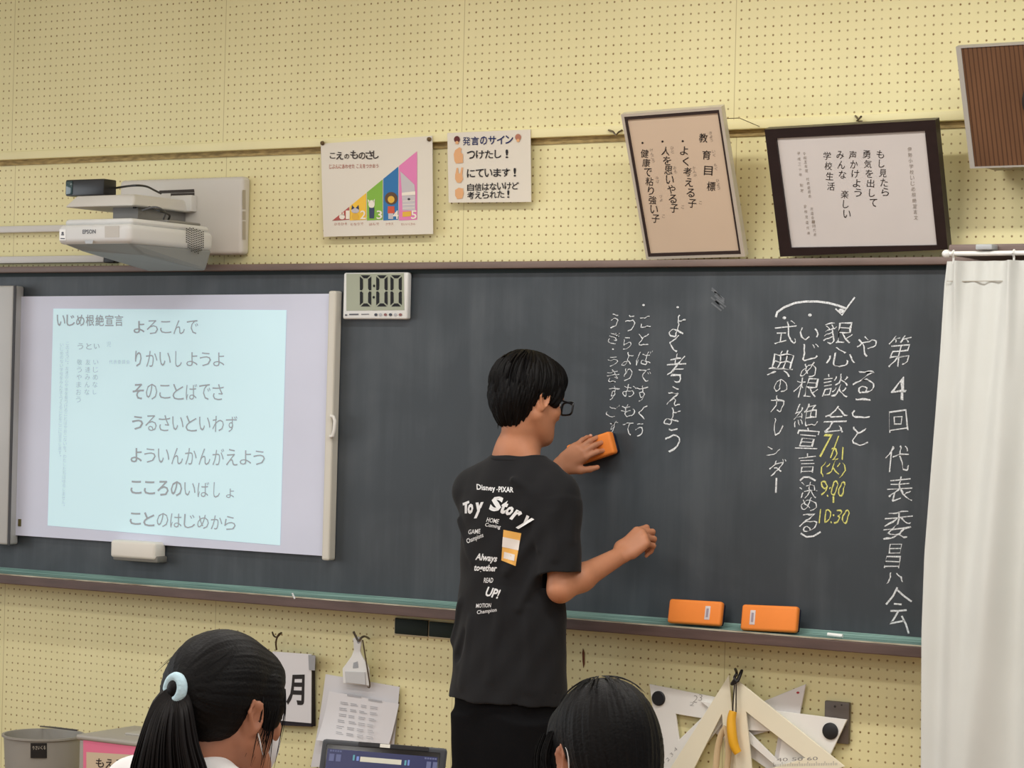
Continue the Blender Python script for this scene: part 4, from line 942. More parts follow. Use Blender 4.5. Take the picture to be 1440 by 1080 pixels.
# ------------------------------------------------------------------ organic shapes: distance fields turned into one skin
class Field:
    def __init__(s, lo, hi, h):
        s.h = h; s.lo = np.array(lo, np.float32); n = np.ceil((np.array(hi)-np.array(lo))/h).astype(int)+1
        s.ax = [(s.lo[i]+h*np.arange(n[i])).astype(np.float32) for i in range(3)]
        s.F = np.full(tuple(n), .12, np.float32)
    def region(s, lo, hi, m):
        sl = []
        for i in range(3):
            a = int(max(0, np.floor((lo[i]-m-s.lo[i])/s.h))); b = int(min(len(s.ax[i]), np.ceil((hi[i]+m-s.lo[i])/s.h)+1))
            if b <= a: return None
            sl.append(slice(a, b))
        P = np.stack(np.meshgrid(*[s.ax[i][sl[i]] for i in range(3)], indexing='ij'), -1)
        return tuple(sl), P
    def put(s, fn, lo, hi, k=.01, op='add', m=None):
        m = (k*1.5+.012) if m is None else m
        r = s.region(lo, hi, m)
        if r is None: return
        sl, P = r; d = fn(P).astype(np.float32); A = s.F[sl]
        if op == 'add':
            if k <= 0: s.F[sl] = np.minimum(A, d)
            else:
                h = np.maximum(k-np.abs(A-d), 0)/k; s.F[sl] = np.minimum(A, d)-h*h*k*.25
        elif op == 'sub':
            if k <= 0: s.F[sl] = np.maximum(A, -d)
            else:
                h = np.maximum(k-np.abs(A+d), 0)/k; s.F[sl] = np.maximum(A, -d)+h*h*k*.25
        elif op == 'cut': s.F[sl] = np.maximum(A, d)
        elif op == 'disp': s.F[sl] = A+d
    def cone(s, a, b, ra, rb, k=.01, op='add'):
        a = np.array(a, np.float32); b = np.array(b, np.float32); R_ = max(ra, rb); ab = b-a; L2 = float(ab@ab)+1e-12
        def fn(P):
            q = P-a; t = np.clip((q@ab)/L2, 0, 1); d = q-t[..., None]*ab; return np.sqrt((d*d).sum(-1))-(ra+(rb-ra)*t)
        s.put(fn, np.minimum(a, b)-R_, np.maximum(a, b)+R_, k, op)
    def capcone(s, a, b, ra, rb, k=.01, op='add', flat=None):
        """cone with flat ends; flat = (axis, ratio) squashes the section along an axis"""
        a = np.array(a, np.float32); b = np.array(b, np.float32); R_ = max(ra, rb)*1.05; ab = b-a; L = float(np.sqrt(ab@ab)); u = ab/L
        def fn(P):
            q = P-a; t = (q@u); tt = np.clip(t/L, 0, 1); d = q-t[..., None]*u
            if flat is not None:
                fa = np.array(flat[0], np.float32); c = d@fa; d = d+(c*(1/flat[1]-1))[..., None]*fa
            return np.maximum(np.sqrt((d*d).sum(-1))-(ra+(rb-ra)*tt), np.maximum(-t, t-L))
        s.put(fn, np.minimum(a, b)-R_, np.maximum(a, b)+R_, k, op)
    def ell(s, c, r, R=None, k=.01, op='add'):
        c = np.array(c, np.float32); r = np.array(r, np.float32); R_ = np.eye(3, dtype=np.float32) if R is None else np.array(R, np.float32)
        m = np.sqrt(((R_*r[None, :])**2).sum(1))
        def fn(P):
            q = (P-c)@R_; k0 = np.sqrt(((q/r)**2).sum(-1)); k1 = np.sqrt(((q/(r*r))**2).sum(-1))+1e-9; return k0*(k0-1)/k1
        s.put(fn, c-m, c+m, k, op)
    def loft(s, zs, cx, cy, a, b, ang, k=.02, op='add', pw=2.0):
        """stack of rounded sections; ang is the turn of each section about the vertical"""
        zs = np.array(zs); o = np.argsort(zs); zs = zs[o]; G = [np.array(q)[o] if hasattr(q, '__len__') else np.full(len(zs), q) for q in (cx, cy, a, b, ang)]
        M_ = max(np.max(G[2]), np.max(G[3]))
        def fn(P):
            z = P[0, 0, :, 2]; c = [np.interp(z, zs, g).astype(np.float32) for g in G]
            x = P[..., 0]-c[0]; y = P[..., 1]-c[1]; ca, sa = np.cos(c[4]), np.sin(c[4])
            u = x*ca-y*sa; v = x*sa+y*ca
            e = (np.abs(u/c[2])**pw+np.abs(v/c[3])**pw)**(1/pw); mn = np.minimum(c[2], c[3])
            d = (e-1)*mn
            g = np.sqrt((u/c[2]**2)**2+(v/c[3]**2)**2)/np.maximum(e, 1e-4)
            d = np.where(e > .3, (e-1)/np.maximum(g, 1e-3), d) if pw == 2.0 else d
            z = P[..., 2]; return np.maximum(d, np.maximum(zs[0]-z, z-zs[-1]))
        s.put(fn, (np.min(G[0])-M_, np.min(G[1])-M_, zs[0]), (np.max(G[0])+M_, np.max(G[1])+M_, zs[-1]), k, op)
    def mesh(s):
        F = s.F; I = F < 0
        n = np.zeros(tuple(q-1 for q in F.shape), np.int8)
        off = [(i, j, k) for i in (0, 1) for j in (0, 1) for k in (0, 1)]
        sh_ = F.shape
        for i, j, k in off: n += I[i:sh_[0]-1+i, j:sh_[1]-1+j, k:sh_[2]-1+k]
        act = (n > 0) & (n < 8); idx = np.argwhere(act); del n
        vid = np.full(act.shape, -1, np.int32); vid[tuple(idx.T)] = np.arange(len(idx))
        val = np.stack([F[idx[:, 0]+i, idx[:, 1]+j, idx[:, 2]+k] for i, j, k in off], 1)
        offa = np.array(off, np.float32); acc = np.zeros((len(idx), 3), np.float32); cnt = np.zeros(len(idx), np.float32)
        for a in range(8):
            for b in range(a+1, 8):
                if np.abs(offa[a]-offa[b]).sum() != 1: continue
                va, vb = val[:, a], val[:, b]; m = (va < 0) != (vb < 0)
                t = np.where(m, va/np.where(m, va-vb, 1), 0)
                acc[m] += (offa[a]+(offa[b]-offa[a])*t[:, None])[m]; cnt[m] += 1
        V = s.lo+s.h*(idx+acc/cnt[:, None])
        Q = []
        for ax in range(3):
            sl0 = [slice(None)]*3; sl1 = [slice(None)]*3; sl0[ax] = slice(0, -1); sl1[ax] = slice(1, None)
            c = I[tuple(sl0)] != I[tuple(sl1)]
            b_, c_ = (ax+1) % 3, (ax+2) % 3
            e = np.argwhere(c); ok = (e[:, b_] > 0) & (e[:, c_] > 0) & (e[:, b_] < sh_[b_]-1) & (e[:, c_] < sh_[c_]-1); e = e[ok]
            def g(db, dc):
                q = e.copy(); q[:, b_] -= db; q[:, c_] -= dc; return vid[tuple(q.T)]
            q = np.stack([g(1, 1), g(0, 1), g(0, 0), g(1, 0)], 1)
            flip = ~I[tuple(e.T)]; q[flip] = q[flip][:, ::-1]; Q.append(q)
        Q = np.concatenate(Q); Q = Q[(Q >= 0).all(1)]
        return V, Q
def skin(field, name, m, parent, smooth_it=2, keep=None, extra=None):
    V, Q = field.mesh()
    if keep is not None: pass
    for _ in range(smooth_it):                      # a light relaxation
        e = np.concatenate([Q[:, [0, 1]], Q[:, [1, 2]], Q[:, [2, 3]], Q[:, [3, 0]]])
        acc = np.zeros_like(V); c = np.zeros(len(V), np.float32)
        for i, j in ((0, 1), (1, 0)):
            for d in range(3): acc[:, d] += np.bincount(e[:, i], V[e[:, j], d], len(V)).astype(np.float32)
            c += np.bincount(e[:, i], minlength=len(V))
        V = V*.5+(acc/np.maximum(c, 1)[:, None])*.5
    org = Vector(((V[:, 0].min()+V[:, 0].max())/2, (V[:, 1].min()+V[:, 1].max())/2, V[:, 2].min())); V = V-np.array(org, np.float32)
    me = bpy.data.meshes.new(name); me.vertices.add(len(V)); me.vertices.foreach_set('co', V.astype(np.float32).ravel())
    me.loops.add(len(Q)*4); me.loops.foreach_set('vertex_index', Q.astype(np.int32).ravel())
    me.polygons.add(len(Q)); me.polygons.foreach_set('loop_start', np.arange(0, len(Q)*4, 4, dtype=np.int32)); me.polygons.foreach_set('loop_total', np.full(len(Q), 4, np.int32))
    me.polygons.foreach_set('use_smooth', np.ones(len(Q), bool)); me.update(calc_edges=True); me.validate()
    for q in (m if isinstance(m, (list, tuple)) else [m]): me.materials.append(q)
    o = bpy.data.objects.new(name, me); o.location = org; WPOS[name] = org
    o.parent = parent; o.matrix_parent_inverse = Matrix.Translation(-WPOS[parent.name]); COL.objects.link(o); WPOS[o.name] = org
    return o

def frame_of(az, pitch, roll=0.0):
    """right, forward, up columns; az clockwise from facing the board"""
    az, p, r = radians(az), radians(pitch), radians(roll)
    f = Vector((sin(az)*cos(p), cos(az)*cos(p), sin(p))); r0 = Vector((cos(az), -sin(az), 0)); u0 = r0.cross(f)
    R_ = r0*cos(r)+u0*sin(r); U_ = u0*cos(r)-r0*sin(r)
    return Matrix((R_, f, U_)).transposed()
class Head:
    def __init__(s, c, az, pitch, roll=0, sc=1.0): s.c = Vector(c); s.R = frame_of(az, pitch, roll); s.sc = sc
    def w(s, x, y, z): return s.c + s.R @ (Vector((x, y, z))*s.sc)
    def d(s, x, y, z): return s.R @ Vector((x, y, z))
    def e(s, F, c, r, k=.01, op='add', rot=None):
        R_ = np.array(s.R) if rot is None else np.array(s.R @ rot)
        F.ell(s.w(*c), [q*s.sc for q in r], R_, k, op)
    def cn(s, F, a, b, ra, rb, k=.008, op='add'): F.cone(s.w(*a), s.w(*b), ra*s.sc, rb*s.sc, k, op)
    def build(s, F):
        s.e(F, (0, -.012, .040), (.073, .093, .084), .01)
        s.e(F, (0, .030, -.020), (.062, .060, .085), .03)
        s.e(F, (0, .035, .045), (.062, .058, .055), .03)
        s.e(F, (0, .046, -.066), (.046, .048, .044), .03)
        for q in (-1, 1):
            s.cn(F, (q*.052, .005, -.045), (q*.026, .066, -.092), .022, .018, .03)      # jaw
            s.e(F, (q*.040, .066, -.022), (.026, .022, .022), .02)                      # cheek
            s.e(F, (q*.032, .084, .022), (.022, .010, .007), .014)                      # brow ridge
            s.e(F, (q*.031, .090, .004), (.016, .011, .010), .010, 'sub')               # eye socket
            s.e(F, (q*.031, .079, .004), (.0125, .0125, .0125), .003)                   # lidded eye
            er = Matrix.Rotation(q*radians(-24), 3, 'Z') @ Matrix.Rotation(radians(-12), 3, 'X')
            s.e(F, (q*.077, .004, -.004), (.007, .019, .032), .006, 'add', er)          # ear
            s.e(F, (q*.084, .010, .000), (.005, .011, .019), .004, 'sub', er)
            s.cn(F, (q*.079, .012, .012), (q*.081, -.004, .026), .0035, .0035, .003); s.cn(F, (q*.081, -.004, .026), (q*.083, -.012, .006), .0035, .0035, .003)
            s.cn(F, (q*.083, -.012, .006), (q*.077, .006, -.030), .0035, .0055, .003)
            s.e(F, (q*.0095, .098, -.032), (.0075, .008, .006), .006)                   # nostril wing
        s.cn(F, (0, .088, .012), (0, .108, -.026), .007, .0105, .010)                   # nose
        s.e(F, (0, .083, -.095), (.022, .018, .017), .022)                              # chin
        s.e(F, (0, .087, -.057), (.024, .011, .0055), .006)                             # lips
        s.e(F, (0, .085, -.067), (.021, .011, .0060), .006)
        s.e(F, (0, .099, -.062), (.022, .008, .0016), .003, 'sub')
        s.cn(F, (0, -.012, -.045), (0, -.012, -.080), .047, .041, .02)                   # top of the neck
    def extras(s, parent, eye_m, brow_m):
        for q in (-1, 1):
            MB().sphere(s.w(q*.031, .0815, .004), .0112*s.sc, 14).build('eye', eye_m, parent, smooth=True)
            MB().sphere(s.w(q*.031, .0895, .003), (.0052*s.sc, .004*s.sc, .0052*s.sc), 12, M=s.R).build('iris', mat('iris_dark', (30, 20, 16), .2, .6), parent, smooth=True)
            MB().tube([s.w(q*.016, .094, .022), s.w(q*.031, .096, .027), s.w(q*.050, .084, .022)], [.002, .003, .0012], 6, flat=.5).build('eyebrow', brow_m, parent, smooth=True)
def finger(F, p, d, n, L, r, curl, k=.004):
    a = 0; p = Vector(p)
    for i, l in enumerate(L):
        a += radians(curl[i]); q = p + (d*cos(a) - n*sin(a))*l
        F.cone(p, q, r*(1-.10*i), r*(1-.10*(i+1)), k if i else .007); p = q
    return p, (d*cos(a) - n*sin(a)), (d*sin(a) + n*cos(a))
def hand(F, wrist, d, n, right, curls, thumb, sc=.93, spread=(6, 1, -4, -9)):
    """d towards the fingers, n out of the back of the hand"""
    d = Vector(d).normalized(); n = Vector(n); n = (n-d*n.dot(d)).normalized(); s = n.cross(d) if right else d.cross(n)
    wrist = Vector(wrist); tips = []
    Ls = ((.042, .025, .020), (.046, .029, .021), (.042, .027, .020), (.033, .020, .018))
    offs = (.0255, .0085, -.0085, -.0245); fwd = (.086, .090, .085, .076)
    for i in range(4):
        kn = wrist + d*(fwd[i]*sc) + s*(offs[i]*sc) + n*(.003*sc*(1-abs(i-1.3)*.8))
        F.cone(wrist + d*.012*sc + s*(offs[i]*.62*sc), kn, .0125*sc, .0105*sc, .012)
        F.cone(wrist + d*.03*sc + s*(offs[i]*.9*sc) - n*.006*sc, kn-d*.012*sc-n*.006*sc, .011*sc, .0095*sc, .010)
        a = radians(spread[i]); fd = d*cos(a)+s*sin(a)
        tips.append(finger(F, kn, fd, n, [q*sc for q in Ls[i]], (.0092 if i < 3 else .0080)*sc, curls[i]))
    b = wrist + d*.022*sc + s*.024*sc - n*.004*sc
    td, t1, t2 = thumb      # direction of the thumb in (d, s, n), two further bends
    dirv = (d*td[0]+s*td[1]+n*td[2]).normalized(); m1 = b + dirv*.036*sc
    F.cone(b, m1, .0150*sc, .0115*sc, .014)
    d2 = (dirv*1.0+d*t1[0]+s*t1[1]+n*t1[2]).normalized(); m2 = m1+d2*.030*sc; F.cone(m1, m2, .0112*sc, .0096*sc, .006)
    d3 = (d2+d*t2[0]+s*t2[1]+n*t2[2]).normalized(); m3 = m2+d3*.024*sc; F.cone(m2, m3, .0096*sc, .0078*sc, .005)
    tips.append((m3, d3, n)); return tips
def ik(Sh, W, L1, L2, pole):
    Sh, W = Vector(Sh), Vector(W); D = W-Sh; L = min(D.length, (L1+L2)*.999); u = D.normalized(); x = (L1*L1-L2*L2+L*L)/(2*L); h = sqrt(max(0, L1*L1-x*x))
    p = Vector(pole); p = (p-u*p.dot(u)).normalized(); return Sh+u*x+p*h
def lock(mb, P, w, seg=6, flat=.45, mi=0):
    n = len(P); mb.tube(P, [w*(sin(pi*min(1, .18+.82*(1-i/(n-1)))*.5+0) if i else w*.0+.6) * (1 if i < n-1 else .12) for i in range(n)] if False else [w*min(1, .55+i*.3)*(1-(i/(n-1))**2*.9) for i in range(n)], seg, mi, flat=flat)

skin_m = mat('skin', (184, 126, 94), .5, .35, .05, 30, sss=.05)
hair_m = mat('black_hair', (10, 8, 8), .55, .14, .3, 60, (1, 1, .25), bump=.25, bscale=260)
white_m = mat('eye_white', (228, 224, 218), .2, .5)

# ------------------------------------------------------------------ the boy
TA = 8.0; ta = radians(TA); tf = Vector((sin(ta), cos(ta), 0)); trt = Vector((cos(ta), -sin(ta), 0))
TY_ = -.42
def zt(py): return at(722, py, TY_).z
cen = at(721, 760, TY_)
boy = empty('person', (cen.x, cen.y, 0), 'boy in a black printed T-shirt and glasses wiping the chalkboard with an orange eraser', 'person')
hc = at(741, 562, -.415)
HB = Head(hc, 25, -13, 3, .98)
zN, zH = zt(645), zt(985)
shL = Vector((cen.x, cen.y, 0)) - trt*.150 + Vector((0, 0, zt(693))) + tf*.01
shR = Vector((cen.x, cen.y, 0)) + trt*.150 + Vector((0, 0, zt(693)))
elR = at(788, 829, -.475); wrR = at(871, 782, -.285)
wrL = at(786, 657, -.135); elL = ik(shL, wrL, .26, .25, (.1, .1, -1))
F = Field((cen.x-.36, cen.y-.24, -.0), (cen.x+.52, cen.y+.40, 1.60), .0027)
HB.build(F)
nb = at(728, 640, -.425)
F.cone(HB.w(0, -.012, -.070), nb, .0415, .053, .02); F.cone(nb, nb-Vector((0, 0, .05)), .056, .07, .03)
for q in (-1, 1): F.cone(nb+trt*q*.018-tf*.018+Vector((0, 0, .022)), nb+trt*q*.060-tf*.010-Vector((0, 0, .030)), .030, .026, .025)
zz = [zH+.02, zt(900), zt(800), zt(735), zt(690), zt(660)]
F.loft(zz, cen.x, cen.y, [.140, .130, .132, .140, .130, .06], [.090, .085, .088, .088, .070, .05], ta, .02)
for q, s_ in ((-1, shL), (1, shR)):
    F.cone(s_-trt*q*.05+Vector((0, 0, .012)), s_, .038, .040, .02)
F.cone(shR, elR, .042, .0325, .02); F.cone(elR, elR+(wrR-elR)*.35, .0335, .0360, .02); F.cone(elR+(wrR-elR)*.35, wrR, .0360, .0245, .02)
F.cone(shL, elL, .042, .035, .02); F.cone(elL, elL+(wrL-elL)*.35, .037, .0365, .02); F.cone(elL+(wrL-elL)*.35, wrL, .0365, .0235, .02)
# right hand: loosely closed, held near the board
hdR = (at(915, 744, -.215)-wrR).normalized()
tR = hand(F, wrR, hdR, -cF*.75+cU*.55-cR*.25, True, ((38, 62, 40), (46, 66, 40), (54, 66, 40), (58, 66, 40)), ((.75, .35, -.6), (.4, -.3, -.3), (.5, -.4, 0)), 1.02)
# left hand: spread on the back of the eraser
kL = at(815, 635, -.117)
tL = hand(F, wrL, (kL-wrL), (0.05, -1, .10), False, ((22, 30, 14), (20, 26, 12), (20, 22, 14), (24, 22, 16)), ((.72, .62, -.15), (.35, -.10, -.25), (.3, -.1, -.3)), .93, (7, 1, -5, -12))
hipL = Vector((cen.x, cen.y, zH+.05))-trt*.075; hipR = hipL+trt*.15
for hp_ in (hipL, hipR):
    F.cone(hp_+Vector((0, 0, .05)), Vector((hp_.x, hp_.y+.01, .42)), .078, .052, .03); F.cone(Vector((hp_.x, hp_.y+.01, .42)), Vector((hp_.x, hp_.y-.005, .07)), .050, .034, .02)
    F.cone(Vector((hp_.x, hp_.y-.01, .055)), Vector((hp_.x, hp_.y-.01, .055))+tf*.12-Vector((0, 0, .015)), .034, .026, .02)
F.ell((cen.x, cen.y, zH+.08), (.14, .095, .11), np.array(frame_of(TA, 0)), .03)
skin(F, 'body', skin_m, boy, 2)
del F
HB.extras(boy, white_m, hair_m)
nail = mat('nail', (222, 172, 148), .3, .5)
for tips, rr in ((tR, .0062), (tL, .0062)):
    for p, d_, n_ in tips[:4]:
        Rm = Matrix((d_.cross(n_), d_, n_)).transposed(); MB().sphere(p+n_*.0038-d_*.001, (.0046, .0062, .0026), 10, M=Rm).build('fingernail', nail, boy, smooth=True)

# T-shirt
tee = mat('black_tshirt', (26, 26, 28), .85, .2, .06, 12, bump=.2, bscale=700, sheen=.06)
G = Field((cen.x-.32, cen.y-.24, zH-.01), (cen.x+.34, cen.y+.30, zN+.06), .0032)
zz = [zH, zt(940), zt(880), zt(820), zt(760), zt(715), zt(690), zt(668), zt(652), zt(640)]
cxs = [cen.x-.004, cen.x-.003, cen.x, cen.x, cen.x+.002, cen.x+.004, cen.x+.006, cen.x+.010, cen.x+.012, cen.x+.013]
G.loft(zz, cxs, cen.y, [.188, .184, .177, .170, .170, .174, .168, .136, .108, .082], [.120, .114, .107, .103, .106, .110, .104, .090, .078, .070], ta, .012)
for q, s_, e_ in ((-1, shL, elL), (1, shR, elR)):
    u = (e_-s_).normalized(); nn = s_-trt*q*.045+Vector((0, 0, .022))
    G.cone(nn, s_+u*.02, .060, .062, .05)
    G.cone(s_-u*.0, s_+u*.06, .060, .060, .03); G.capcone(s_+u*.03, s_+u*.218 if q > 0 else s_+u*.20, .060, .062, .024)
    G.capcone(s_+u*.185, s_+u*.25, .048, .054, .006, 'sub')
# folds
def fold(a, b, r0, r1, op='add', k=.022): G.cone(a, b, r0, r1, k, op)
def bp_(u, z, d=0):      # a point on the back of the shirt: u along the shoulders, z height
    return Vector((cen.x, cen.y, 0)) + trt*u - tf*(.105*sqrt(max(.02, 1-(u/.178)**2))+d) + Vector((0, 0, z))
fold(bp_(.155, zt(735)), bp_(.06, zt(800), -.004), .010, .003); fold(bp_(.165, zt(760)), bp_(.10, zt(850), -.004), .010, .003)
fold(bp_(.16, zt(700)), bp_(.07, zt(672), -.004), .008, .003); fold(bp_(-.14, zt(735), -.002), bp_(-.06, zt(790), -.006), .007, .003)
fold(bp_(.02, zt(950), -.006), bp_(.05, zt(830), -.008), .010, .004); fold(bp_(-.08, zt(965), -.006), bp_(-.06, zt(870), -.008), .011, .004)
fold(bp_(-.165, zt(905), .006), bp_(-.12, zt(850), -.002), .012, .004); fold(bp_(.13, zt(960), -.003), bp_(.12, zt(850), -.006), .012, .004)
fold(bp_(-.12, zt(925), .008), bp_(-.09, zt(890), .006), .010, .004, 'sub', .02)
u = (elR-shR).normalized()
for a0, t0, t1, r_ in ((-.4, .03, .15, .008), (.5, .05, .17, .008), (1.3, .02, .12, .007)):
    ou = (-tf*cos(a0)+trt*sin(a0)); fold(shR+u*t0+ou*.056, shR+u*t1+ou*.058, r_, .003)
def wob(P):
    x, y, z = P[..., 0], P[..., 1], P[..., 2]
    return .0022*np.sin(x*31+z*19+1)*np.sin(z*23-y*17)+.0012*np.sin(x*70-z*55+y*40)
G.put(wob, (cen.x-.3, cen.y-.2, zH), (cen.x+.34, cen.y+.3, zN+.05), 0, 'disp')
G.loft([zH-.02, zH+.035], cen.x, cen.y, .179, .110, ta, .006, 'sub')
shirt = skin(G, 't_shirt', tee, boy, 2); del G
NB2 = Vector((nb.x, nb.y+.002, zt(642)))
cp = []
for k in range(40):
    a_ = 2*pi*k/40; cp.append(NB2 + trt*(.076*cos(a_)) + tf*(.068*sin(a_)+.002) + Vector((0, 0, -.007-.014*(sin(a_)*.5+.5))))
MB().tube(cp, .0075, 10, closed=True, flat=1.0).build('collar', mat('black_rib', (30, 30, 32), .85, .2), shirt, smooth=True)
# print on the back of the shirt, lying on the cloth
dg = bpy.context.evaluated_depsgraph_get()
sv = [v.co+WPOS[shirt.name] for v in shirt.data.vertices]
bvh = BVHTree.FromPolygons([tuple(v) for v in sv], [tuple(p.vertices) for p in shirt.data.polygons])
def SHIRT(px, py, lift=.0016):
    d = ray(px, py).normalized(); h = bvh.ray_cast(CAM, d)
    if h[0] is None: return None
    n_ = h[1] if h[1].dot(d) < 0 else -h[1]
    if n_.dot(d) > -.02: return None
    return h[0]-d*lift
def grid_quad(mb, Q4, surf, mi=0, n=6):
    Q4 = [np.array(q, float) for q in Q4]
    P = [[surf(*((Q4[0]*(1-i/n)+Q4[1]*i/n)*(1-j/n)+(Q4[3]*(1-i/n)+Q4[2]*i/n)*j/n)) for i in range(n+1)] for j in range(n+1)]
    for j in range(n):
        for i in range(n):
            q = (P[j][i], P[j][i+1], P[j+1][i+1], P[j+1][i])
            if all(v is not None for v in q): mb.add(q, [(0, 1, 2, 3)], mi)
wp_ = mat('shirt_print_white', (226, 226, 226), .7, .2)
pr = MB()
text_px(pr, 'Disney', [(670, 680.5), (696, 683), (697, 693), (670.5, 691)], SHIRT, .022); ell_px(pr, 699, 688.5, .8, .8, SHIRT)
text_px(pr, 'PIXAR', [(701, 684), (722, 685), (722, 692.5), (701, 692)], SHIRT, .022)
pr.build('maker_print', wp_, shirt)
pr = MB()
for ch, x, y, w, h, a_ in (('o', 661.5, 715.5, 7.5, 13, -8), ('y', 673, 717.5, 10.5, 20, -5), ('S', 698, 708.5, 15, 19.5, 6), ('t', 709, 713, 8, 18, 12), ('o', 716.5, 718.5, 9, 12.5, 18), ('r', 726, 725, 9.5, 15, 26), ('y', 738, 736, 11.5, 21, 30)):
    text_px(pr, ch, rect(x, y, w*1.08, h*1.1, a_, .22), SHIRT, .05)
grid_quad(pr, [(650.5, 707.5), (659.5, 704), (660, 707.5), (651, 711)], SHIRT); grid_quad(pr, [(653.5, 709), (657, 707.5), (656.5, 722), (653.5, 722)], SHIRT)
pr.build('title_print', wp_, shirt)
pr = MB()
for s_, x, y, w, h, a_ in (('HOME', 693, 732, 17, 6.5, 9), ('Coming', 693, 740, 22, 7, 9), ('GAME', 667, 747.5, 17, 6.5, -4), ('Champions', 668, 757.5, 25, 8.5, -22), ('Always', 684, 785.5, 30, 12.5, 6), ('together', 682.5, 800, 32, 12, 2), ('READ', 687, 816, 13, 7, 0), ('UP!', 693, 833.5, 19, 14, 14), ('MOTION', 680, 851.5, 21, 6, -2), ('Champion', 684.5, 860, 28, 7, -8)):
    text_px(pr, s_, rect(x, y, w, h, a_, .15), SHIRT, .03 if h > 9 else .012)
pr.build('slogan_print', wp_, shirt)
pr = MB()
grid_quad(pr, [(708, 745), (733, 750), (725, 796), (705, 788)], SHIRT, 0)
grid_quad(pr, [(707, 755), (731, 760), (729, 774), (706, 769)], lambda x, y: SHIRT(x, y, .0022), 1)
grid_quad(pr, [(709, 776), (724, 780), (723, 789), (708, 785)], lambda x, y: SHIRT(x, y, .0022), 1)
pr.build('patch_print', [mat('print_orange_patch', (226, 172, 92), .7, .2), mat('print_pale_patch', (222, 214, 206), .7, .2)], shirt)

# trousers and shoes
G = Field((cen.x-.28, cen.y-.2, .05), (cen.x+.28, cen.y+.2, zH+.13), .0045)
G.loft([zH-.24, zH-.12, zH+.0, zH+.12], cen.x, cen.y, [.152, .172, .174, .150], [.092, .102, .106, .090], ta, .02)
for q, hp_ in ((-1, hipL), (1, hipR)):
    hq = hp_+trt*q*.010-Vector((0, 0, .10))
    G.capcone(hq, Vector((hq.x, hq.y+.005, .40)), .090, .084, .035); G.capcone(Vector((hq.x, hq.y+.005, .405)), Vector((hq.x, hq.y, .06)), .082, .068, .03)
def wob2(P):
    x, y, z = P[..., 0], P[..., 1], P[..., 2]; return .0022*np.sin(x*40+z*9)*np.sin(z*20-y*17+1)
G.put(wob2, (cen.x-.28, cen.y-.2, .05), (cen.x+.28, cen.y+.2, zH+.12), 0, 'disp')
skin(G, 'trousers', mat('black_trousers', (13, 13, 15), .9, .12, bump=.15, bscale=600), boy, 1); del G
for hp_ in (hipL, hipR):
    b_ = Vector((hp_.x, hp_.y, 0)); mb = MB(); Rm = frame_of(TA, 0)
    mb.sphere(b_+tf*.055+Vector((0, 0, .045)), (.046, .125, .045), 20, M=Rm); mb.build('indoor_shoe', mat('white_shoe', (220, 220, 216), .5, .4), boy, smooth=True)

# hair
G = Field(np.array(hc)-.18, np.array(hc)+.18, .0022)
HB.e(G, (0, -.010, .046), (.086, .104, .094), .01)
HB.e(G, (0, -.050, -.002), (.076, .060, .072), .03)
HB.e(G, (0, -.040, -.055), (.046, .034, .045), .03)
HB.e(G, (0, .052, .070), (.070, .048, .046), .03)
for q in (-1, 1): HB.e(G, (q*.068, .046, .026), (.014, .030, .038), .015)
HB.e(G, (0, .122, -.030), (.090, .062, .090), .012, 'sub')
for q in (-1, 1):
    HB.e(G, (q*.088, .012, -.022), (.026, .022, .036), .008, 'sub'); HB.e(G, (q*.085, .030, -.060), (.05, .048, .050), .012, 'sub')
HB.e(G, (0, -.02, -.132), (.12, .16, .040), .012, 'sub')
Rn = np.array(HB.R); cn_ = np.array(HB.w(0, -.02, .12))
def strands(P):
    q = (P-np.array(HB.c))@Rn; an = np.arctan2(q[..., 0], -(q[..., 1]+.02)); rr = np.sqrt(q[..., 0]**2+(q[..., 1]+.02)**2)
    z = q[..., 2]
    return (.0016*np.sin(an*34+z*46+2*np.sin(z*30))+.0012*np.sin(an*61-z*70+1)+.0022*np.sin(an*13+z*32))*np.clip(rr/.05, 0, 1)
G.put(strands, np.array(hc)-.18, np.array(hc)+.18, 0, 'disp', 0)
hair = skin(G, 'hair', hair_m, boy, 1); del G
lk = MB()
def locks_boy(n):
    for i in range(n):
        an = random.uniform(-pi, pi); tw = random.uniform(-.5, .2)
        front = cos(an)                           # 1 = towards the face
        side = abs(sin(an))
        endz = -.058+random.uniform(-.012, .014) if front < -.25 else (.018+random.uniform(-.012, .012) if front > .45 else (.004 if front < .15 else .008)+random.uniform(-.012, .010))
        z0 = random.uniform(.02, .13); P = []; rnd_ = [random.uniform(.1, 1) for _ in range(7)]
        if i % 4 == 0 and front < .3: endz = min(z0-.03, endz+random.uniform(.01, .05))
        m_ = 8
        for k in range(m_):
            t = k/(m_-1); z = z0+(endz-z0)*t; a2 = an+tw*t*.6
            zz_ = (z-.046)/.094; r0 = sqrt(max(.03, 1-min(.97, zz_*zz_)))
            if z < .02: r0 = max(r0, .93-.40*max(0, (.02-z))/.09) if front < .2 else r0
            ro = 1.0+.010+(.07 if i % 3 else .02)*t*rnd_[i % 7]+.012*sin(k*.9+i)
            x = .087*sin(a2)*r0*ro; y = -.010+.105*cos(a2)*r0*ro
            if front < -.25 and z < 0: y += -.012*min(1, -z/.06)*-1 - .006
            P.append(HB.w(x, y, z))
        lock(lk, P, random.uniform(.0045, .0095))
locks_boy(330)
for i in range(16):                                # little tails at the nape
    x = -.045+.09*i/15; P = [HB.w(x, -.082+abs(x)*.35, -.035), HB.w(x*.96, -.072+abs(x)*.35, -.058), HB.w(x*.92+random.uniform(-.006, .006), -.060+abs(x)*.3+random.uniform(-.008, .004), -.084-random.uniform(0, .012))]
    lock(lk, P, random.uniform(.004, .006))
